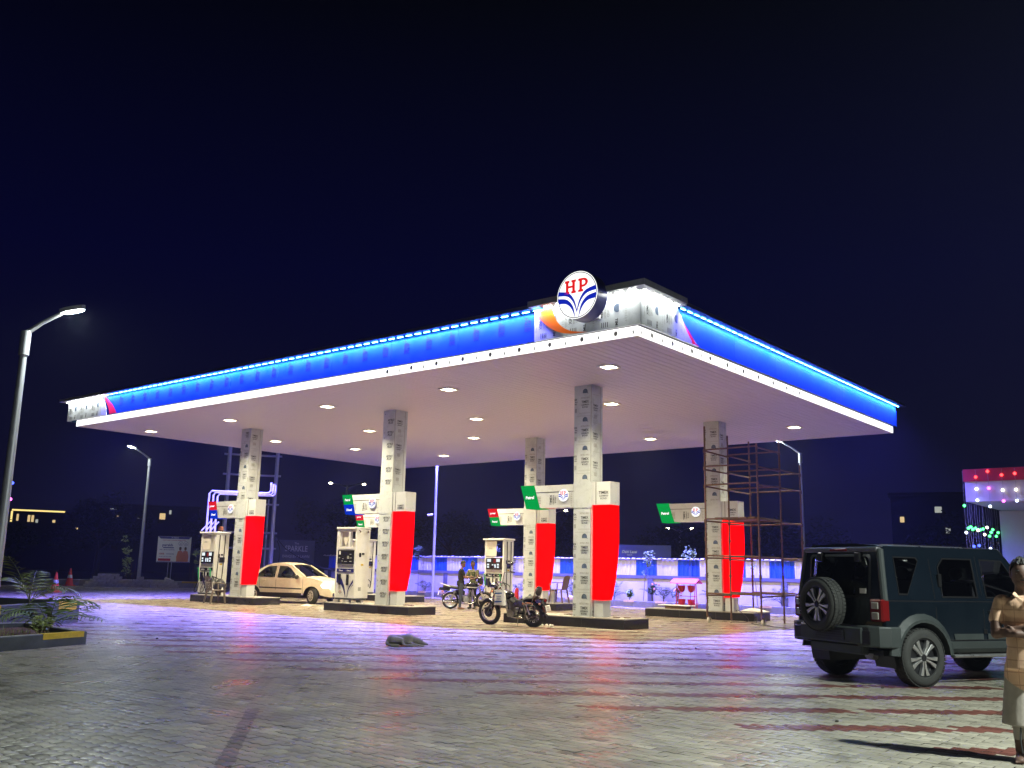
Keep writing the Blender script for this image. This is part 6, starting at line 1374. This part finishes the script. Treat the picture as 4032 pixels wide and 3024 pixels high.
chair('maroon brown plastic armchair on the petrol dispenser island', (12.10, 10.98, IH), R(98), 'chair_maroon', False)

# ================================================================ FIRE POINT
fs_ = thing('fire_bucket_stand', 'red steel fire bucket stand with pitched pink roof by the kerb', 'fire bucket stand', (17.2, 7.98, 0))
for x in (-.12, .12):
    for y in (0, .82): MB().tube([(x*(1 if True else 0), y, 0), (x*.3, y, 1.12)], .018, 6).build('post', 'fire_red', fs_)
for z in (.56, 1.08): MB().tube([(0, 0, z), (0, .82, z)], .016, 6).build('rail', 'fire_red', fs_)
rp_ = [(-.30, 1.05), (0, 1.22), (.30, 1.05), (.30, 1.075), (0, 1.245), (-.30, 1.075)]; MB().prism(rp_, -.16, .98, 'y').build('roof', 'fire_pink', fs_)
for k, (y, z) in enumerate(((.20, .70), (.62, .70), (.20, .16), (.62, .16))):
    t = thing('fire_bucket', 'round bottomed red fire bucket hanging from the %s rail of the stand' % ('upper' if z > .5 else 'lower'), 'bucket', (17.2, 7.98+y, z), 0, 'fire buckets on the stand')
    MB().lathe([(.03, 0), (.10, .04), (.13, .12), (.155, .28), (.147, .28), (.12, .12), (.02, .02)], 18).build('bucket_body', 'fire_red', t, smooth=True); MB().tube([(0, .15*math.cos(a), .27+.12*math.sin(a)) for a in np.linspace(0, PI, 11)], .006, 5).build('handle', 'steel', t)
ext = thing('fire_extinguisher', 'red fire extinguisher on the petrol dispenser island', 'fire extinguisher', (11.60, 12.62, IH)); MB().lathe([(.02, 0), (.075, .01), (.078, .40), (.055, .47), (.025, .50)], 16).build('cylinder', 'fire_red', ext, smooth=True); MB().tube([(0, 0, .50), (0, 0, .56)], .02, 8).build('valve', 'steel', ext); MB().tube([(0, 0, .55), (-.09, .0, .58)], .012, 6).build('lever', 'pump_black', ext); MB().tube(bez([(0, .03, .54), (-.06, .10, .45), (-.05, .11, .20)], 5), .012, 6).build('hose', 'rubber', ext, smooth=True)
tag(B('tool_box', 'pump_cream', None, (11.52, 11.80, 12.42, 12.60, IH, IH+.26), bevel=.01) if False else B('control_box', 'pump_cream', None, (11.46, 11.60, 12.70, 13.10, IH, IH+.34), bevel=.012), 'small cream control box beside the fire extinguisher', 'box')
bt = thing('water_can', 'steel water can on the petrol dispenser island next to the chair', 'water can', (11.75, 11.35-.35, IH)); MB().lathe([(.02, 0), (.10, .0), (.10, .34), (.09, .40), (.06, .42), (.02, .44)], 16).build('can_body', 'steel', bt, smooth=True); MB().tube([(0, .08*math.cos(a), .42+.09*math.sin(a)) for a in np.linspace(0, PI, 9)], .008, 5).build('handle', 'steel', bt)

# ================================================================ LITTLE THINGS
def cone(label, loc, h, grp='traffic cones by the planters'):
    t = thing('traffic_cone', label, 'traffic cone', loc, random.random(), grp); k = h/.8; B('base', 'cone_orange', t, (-.20*k, .20*k, -.20*k, .20*k, 0, .035*k), bevel=.01)
    def seg(z0, z1, m, nm): MB().lathe([(.01, z0*k)]+[(.165*k*(1-z/.86)+.02*k, z*k) for z in (z0, z1)]+[(.01, z1*k)], 16).build(nm, m, t, smooth=True)
    seg(.035, .36, 'cone_orange', 'body'); seg(.36, .50, 'cone_white', 'reflective_band'); seg(.50, .80, 'cone_orange', 'body'); return t
cone('orange traffic cone with a white band beside the far kerb', (9.7, 44.4, 0), 1.0); cone('orange traffic cone half hidden by palm fronds', (3.7, 33.4, 0), .90)
bs = thing('block_stack', 'untidy stack of grey concrete blocks on the far forecourt edge', 'block stack', (9.6, 42.6, 0), LANG+.22)
bm_ = MB().box(0, .36, 0, .22, 0, .148).mesh('block', bevel=.012); bm_.materials.append(M['brick_grey'])
for row, (x0, x1) in enumerate(((0, 4.9), (.1, 4.8), (.35, 4.6), (.5, 4.0), (.75, 1.6))):
    x = x0
    while x < x1:
        if not (row == 3 and (1.7 < x < 2.6 or 3.2 < x)) and not (row == 4 and False):
            for dpt in ((0,) if row > 1 else (0, .26)):
                o = put('block', bm_, None, bs); o.location = (x+random.uniform(-.02, .02), dpt+random.uniform(-.04, .04), row*.15); o.rotation_euler = (0, 0, random.uniform(-.08, .08))
        x += .375 if random.random() < .8 else .43
o = put('block', bm_, None, bs); o.location = (4.35, .05, .45); o.rotation_euler = (.2, .35, .3)
for k in range(3): tag(MB().tube([(13.1+.2*k, 44.3-.1*k, 0), (13.1+.22*k, 44.3-.1*k, 1.35+.15*random.random())], .012, 5).build('rebar', 'rust', None), 'thin rusty bar standing up behind the stack of blocks', 'steel bar', 'bars behind the blocks')
for k in range(4): tag(MB().tube([(16.3+.16*k, 42.6-.1*k, 0), (16.3+.17*k, 42.6-.1*k, 1.2+.25*random.random())], .012, 5).build('rebar', 'rust', None), 'thin bar standing between the blocks and the printed hoarding', 'steel bar', 'bars near the hoarding')
tag(MB().ball((16.0, 38.3, .12), .18, 9, 6, (1, .8, .7)).build('stone', 'concrete', None), 'pale rounded stone lying at the foot of the far kerb', 'stone')
wb_ = thing('wrapped_bundle', 'tall bundle wrapped in shiny black plastic behind the chair side dispenser', 'bundle', (5.0, 21.35, IH)); b = MB(); b.grid(lambda u, v: ((.13+.03*math.sin(7*v+3*math.cos(2*PI*u)))*math.cos(2*PI*u), (.12+.02*math.sin(9*v+5*u*2*PI))*math.sin(2*PI*u), v*2.15), 18, 20); b.add([(.13*math.cos(2*PI*i/18), .12*math.sin(2*PI*i/18), 2.15) for i in range(18)], [tuple(range(18))]); b.build('plastic_wrap', 'black_bag', wb_, smooth=True); B('tag_label', 'paper', wb_, (-.165, -.155, -.08, .02, 1.72, 1.86))
bc = thing('beacon', 'small amber beacon light on top of the chair side dispenser', 'beacon', (4.4, 21.75, IH+2.39)); MB().lathe([(.01, 0), (.10, 0), (.10, .06), (.01, .06)], 14).build('beacon_base', 'pump_black', bc); MB().lathe([(.09, .06), (.095, .15), (.08, .20), (.01, .22)], 14).build('beacon_lens', 'orange_plastic', bc, smooth=True)
gbb = MB(); gbb.grid(lambda u, v: ((.24*math.sin(PI*(.12+.80*v))+.02*math.sin(9*u*2*PI))*math.cos(2*PI*u), (.22*math.sin(PI*(.12+.80*v)))*math.sin(2*PI*u), .62*v), 16, 10); gb = gbb.build('rubbish_bag', 'black_bag', None, smooth=True); gb.location = (4.05, 20.98, IH); tag(gb, 'black rubbish bag slumped beside the column next to the chair', 'bag')
wt = thing('water_bottle', 'small white water bottle on the island beside the black rubbish bag', 'bottle', (3.92, 20.62, IH)); MB().lathe([(.01, 0), (.045, 0), (.045, .22), (.018, .28)], 12).build('bottle_body', 'bag_white', wt, smooth=True); MB().lathe([(.018, .28), (.018, .31), (.005, .31)], 10).build('bottle_cap', 'white_gloss', wt)
for k, (x, y) in enumerate(((18.15, 14.55), (18.15, 14.1))): tag(MB().tube([(x, y, .31), (x, y+.32, .31)], [.05, .05], 8).build('water_bottle', 'paper', None, smooth=True), 'empty clear plastic bottle lying on the kerb behind the corner column', 'bottle', 'bottles on the kerb')
tag(B('panel_offcut', 'white_gloss', None, (11.5, 11.95, 5.15, 6.35, IH+.10, IH+.13), bevel=.008), 'long white panel offcut lying on the scaffolded island', 'panel'); tag(B('timber_block', 'plank', None, (11.55, 11.9, 5.3, 6.1, IH, IH+.099)), 'flat packing pieces under the white panel offcut', 'packing')
rg = MB(); rg.grid(lambda u, v: (.5*u-.25+.03*math.sin(9*v), .9*v-.45, .03+.10*abs(math.sin(5*u+3*v))*math.sin(PI*u)*math.sin(PI*v)), 12, 16); o = rg.build('cloth_heap', 'bag_white', None, smooth=True); o.location = (12.1, 3.1, IH); tag(o, 'crumpled white cloth heap on the scaffolded island', 'cloth')
rg = MB(); rg.grid(lambda u, v: (.6*u-.3, .35*v-.17, .005+.05*abs(math.sin(6*u+4*v))*math.sin(PI*u)*math.sin(PI*v)), 12, 10); o = rg.build('cloth_heap', 'pump_cream', None, smooth=True); o.location = (5.5, 17.6, 0); o.rotation_euler = (0, 0, .8); tag(o, 'crumpled cream cloth lying by the front wheel of the sedan', 'cloth')
tag(MB().tube([(3.2, 3.55, .012), (3.55, 2.25, .012)], .014, 6).build('loose_stick', 'pump_cream', None), 'thin pale stick lying along the corner island', 'stick')
for k in range(9):
    x, y = random.uniform(3.1, 3.5), random.uniform(4.6, 5.3); tag(MB().ball((x, y, .03), .045, 7, 5, (1, random.uniform(.5, 1), .6)).build('crumpled_paper', 'paper', None), 'crumpled scrap of paper behind the cruiser motorcycle', 'litter', 'paper scraps behind the cruiser')
for k in range(22):
    x, y = random.uniform(-10, 2), random.uniform(-8, 9); s = random.uniform(.012, .028); tag(MB().ball((x, y, s*.4), s, 6, 4, (1.3, .8, .6)).build('pebble', 'brick_grey' if k % 3 else 'dirt', None), 'tiny pebble lying loose on the open pavers', 'pebble', 'pebbles on the pavers')
for k in range(14):
    x, y = -6.9+random.gauss(0, .55), 7.2+random.gauss(0, .3); tag(MB().add([(x, y, .006), (x+random.uniform(.03, .06), y+.02, .012), (x+.02, y+random.uniform(.03, .06), .006)], [(0, 1, 2)]).build('glass_shard', 'headlamp_glass', None, recalc=False), 'glinting shard of broken glass near the low planter corner', 'glass shard', 'broken glass near the planter')

# ================================================================ OFFICE BUILDING AT THE RIGHT
ob = thing('office_building', 'pale station office with deep porch and dark red parapet band', 'building', (17.9, -2.1, 0))
B('porch_fascia', 'lilac_wall', ob, (0, .25, -14, 0, 4.08, 4.76)); B('parapet_band', 'red_band', ob, (-.03, .25, -14, .03, 4.765, 5.19), (.25, 9, -.22, .03, 4.765, 5.19)); B('porch_side', 'lilac_wall', ob, (.25, 9, -.25, 0, 4.08, 4.76)); B('porch_roof', 'lilac_wall', ob, (.25, 9, -14, -.25, 4.10, 4.70)); B('soffit', 'lilac_wall', ob, (.25, 4.75, -14, -.25, 4.06, 4.098))
B('front_wall', 'lilac_wall', ob, (4.76, 9, -14, -.0, -.03, 4.05)); B('wall_groove', 'wall_band', ob, (4.735, 4.755, -14, 0, 1.95, 2.05)); B('window', 'glass_dark', ob, (4.74, 4.755, -6, -3, .9, 1.9)); B('base_course', 'wall_band', ob, (4.70, 4.755, -14, .02, -.03, .35))
def string(label, p, L, cols, seed, side):
    rr = random.Random(seed); t = thing('light_string', label, 'light string', p, 0, 'hanging light strings on the office'); n = int(L/.16); pts = [(rr.uniform(-.012, .012), rr.uniform(-.012, .012), -i*.16) for i in range(n+1)]; MB().tube(pts, .006, 4).build('wire', 'print_grey', t)
    for f, c in cols: MB().ball((-.02, 0, -L*f), .050, 8, 6).build('bulb', c, t, smooth=True)
for k in range(15):
    y = 0.0; x = 17.86+.33*k+random.uniform(-.1, .1); string('light string hanging down the open side of the porch', (x, -2.04, 4.08 if k else 5.15), 2.5 if k else 3.5, [(.36+random.uniform(-.07, .07), random.choice(['bulb_green', 'bulb_green', 'bulb_pink', 'bulb_white'])), (.64+random.uniform(-.07, .07), random.choice(['bulb_blue', 'bulb_blue', 'bulb_cool'])), (.95, 'bulb_green' if k > 4 else 'bulb_cool')], k, 0)
for k in range(12):
    string('light string hanging over the red parapet of the office porch', (17.84, -2.45-.42*k-random.uniform(-.08, .08), 5.16), 1.1+.25*random.random(), [(random.uniform(.05, .25), 'bulb_red'), (random.uniform(.48, .62), random.choice(['bulb_white', 'bulb_white', 'bulb_pink'])), (random.uniform(.88, 1), random.choice(['bulb_cool', 'bulb_pink']))], 40+k, 1)
for k in range(16):
    y, z = -2.4-random.random()*3.4, 2.0+random.random()*2.0; t = thing('fairy_light', 'single fairy light bulb stuck on the office front wall', 'light bulb', (22.62, y, z), 0, 'fairy lights on the office wall'); MB().ball((0, 0, 0), .045, 8, 6).build('bulb', random.choice(['bulb_red', 'bulb_pink', 'bulb_white', 'bulb_cool']), t, smooth=True); B('clip', 'bag_white', t, (.02, .05, -.02, .02, -.02, .02))

# ================================================================ FAR BACKGROUND
def far_building(label, loc, rz, w, d, h, wins, roofstrip=False, name='building'):
    t = thing(name, label, 'building', loc, rz, 'dark buildings far behind'); B('wall', 'dark_building', t, (0, w, 0, d, 0, h)); B('roof', 'dark_building', t, (-.3, w+.3, -.3, d+.3, h, h+.35))
    for (u, z, ww, hh, m) in wins: B('window', m, t, (u, u+ww, -.06, -.02, z, z+hh))
    if roofstrip:
        B('roof_light_strip', 'warm_strip', t, (0, w, -.36, -.31, h+.05, h+.28)); B('side_light_strip', 'warm_strip', t, (-.1, .16, -.10, -.06, h-1.6, h+.05))
    return t
far_building('distant low building with a glowing yellow light strip along its roof', (45.0, 136.9, 0), math.atan2(-2.9, 6.4), 7.2, 6, 8.5, [(.7, 7.1, .3, 1.0, 'warm_window'), (2.2, 7.0, .35, 1.0, 'warm_window'), (2.7, 7.0, .35, 1.0, 'warm_window'), (3.3, 6.9, .35, .5, 'cool_window'), (5.6, 7.0, .4, .4, 'warm_window')], True)
far_building('distant dark block with a few lit windows behind the slim street lamp', (50.5, 124.0, 0), math.atan2(-2.9, 5.0), 15, 8, 9.4, [(3.4, 6.9, .5, 1.1, 'warm_window'), (3.1, 7.6, .4, .4, 'cool_window'), (6.4, 7.3, .3, .5, 'cool_window'), (9.5, 7.7, .8, .9, 'warm_window'), (10.8, 8.5, .3, .6, 'cool_window'), (2.6, 8.9, .9, .15, 'cool_window'), (8.2, 6.2, .5, .35, 'cool_window')])
far_building('distant dark apartment block with two small lit windows right of the scaffold', (107.0, 28.4, 0), math.atan2(-6.3, 1.8), 16, 9, 11.8, [(1.0, 8.4, .5, .7, 'warm_window'), (5.1, 9.6, .8, .75, 'cool_window'), (6.2, 7.0, .55, .75, 'cool_window')])
far_building('distant dark shed between the lit roof building and the dark block', (44.0, 118.0, 0), math.atan2(-2.9, 5.0), 12, 6, 7.0, [(1.5, 5.6, .3, .3, 'warm_window')])
for k, (z, c) in enumerate(((9.86, 'bulb_blue'), (8.04, 'bulb_pink'))):
    t = thing('far_tower_light', 'tiny %s light cluster on a distant mast' % ('violet' if k == 0 else 'magenta'), 'lamp', (29.05, 100.2, 0), 0); MB().tube([(0, 0, 0), (0, 0, z)], .05, 5).build('mast', 'galv', t); MB().ball((0, 0, z), .35, 8, 6, (1, 1, .6)).build('lamp_lens', c, t)
def tree(label, loc, h, w, seed):
    random.seed(seed); t = thing('tree', label, 'tree', loc, 0, 'dark trees beyond the boundary'); b = MB(); b.tube([(0, 0, 0), (.1, 0, h*.3), (0, .1, h*.55)], [.28, .2, .1], 7)
    for k in range(6): a = k*1.05; b.tube([(0, 0, h*(.3+.04*k)), (math.cos(a)*w*.35, math.sin(a)*w*.35, h*(.5+.05*k))], [.10, .03], 5)
    b.build('trunk', 'bark', t); b = MB()
    for k in range(26):
        a = random.uniform(0, 2*PI); q = random.random()**.5; c = (math.cos(a)*q*w*.75, math.sin(a)*q*w*.75, h*(.42+.5*random.random()*(1-.45*q))); leafy(b, c, w*random.uniform(.18, .32), 240, .12)
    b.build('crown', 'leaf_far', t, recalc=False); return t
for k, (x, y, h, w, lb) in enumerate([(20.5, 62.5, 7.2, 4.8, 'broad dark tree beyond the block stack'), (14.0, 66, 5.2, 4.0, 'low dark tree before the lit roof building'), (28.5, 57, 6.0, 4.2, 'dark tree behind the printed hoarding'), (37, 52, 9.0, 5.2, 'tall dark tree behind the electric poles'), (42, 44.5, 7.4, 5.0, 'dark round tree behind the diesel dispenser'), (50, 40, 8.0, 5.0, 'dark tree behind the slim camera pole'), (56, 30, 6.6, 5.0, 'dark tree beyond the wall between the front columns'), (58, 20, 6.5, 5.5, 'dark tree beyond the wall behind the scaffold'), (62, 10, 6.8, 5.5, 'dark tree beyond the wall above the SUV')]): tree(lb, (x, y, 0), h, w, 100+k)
random.seed(11)

# ================================================================ AIR VOLUME ADDED FOR LAMP GLOW AND PALER FAR SILHOUETTES
hz = MB().box(-60, 210, -60, 210, -1.2, 14.5).build('glow_haze', None); tag(hz, kind='stuff')
hm = bpy.data.materials.new('glow_haze'); hm.use_nodes = True; hn = hm.node_tree; hn.nodes.clear()
ho = hn.nodes.new('ShaderNodeOutputMaterial'); hv = hn.nodes.new('ShaderNodeVolumePrincipled'); hv.inputs['Color'].default_value = (.66, .72, 1, 1); hv.inputs['Density'].default_value = .00045; hv.inputs['Anisotropy'].default_value = .35
hn.links.new(hv.outputs[0], ho.inputs['Volume']); hz.data.materials.append(hm)
SC.cycles.volume_bounces = 0; SC.cycles.volume_step_rate = 4
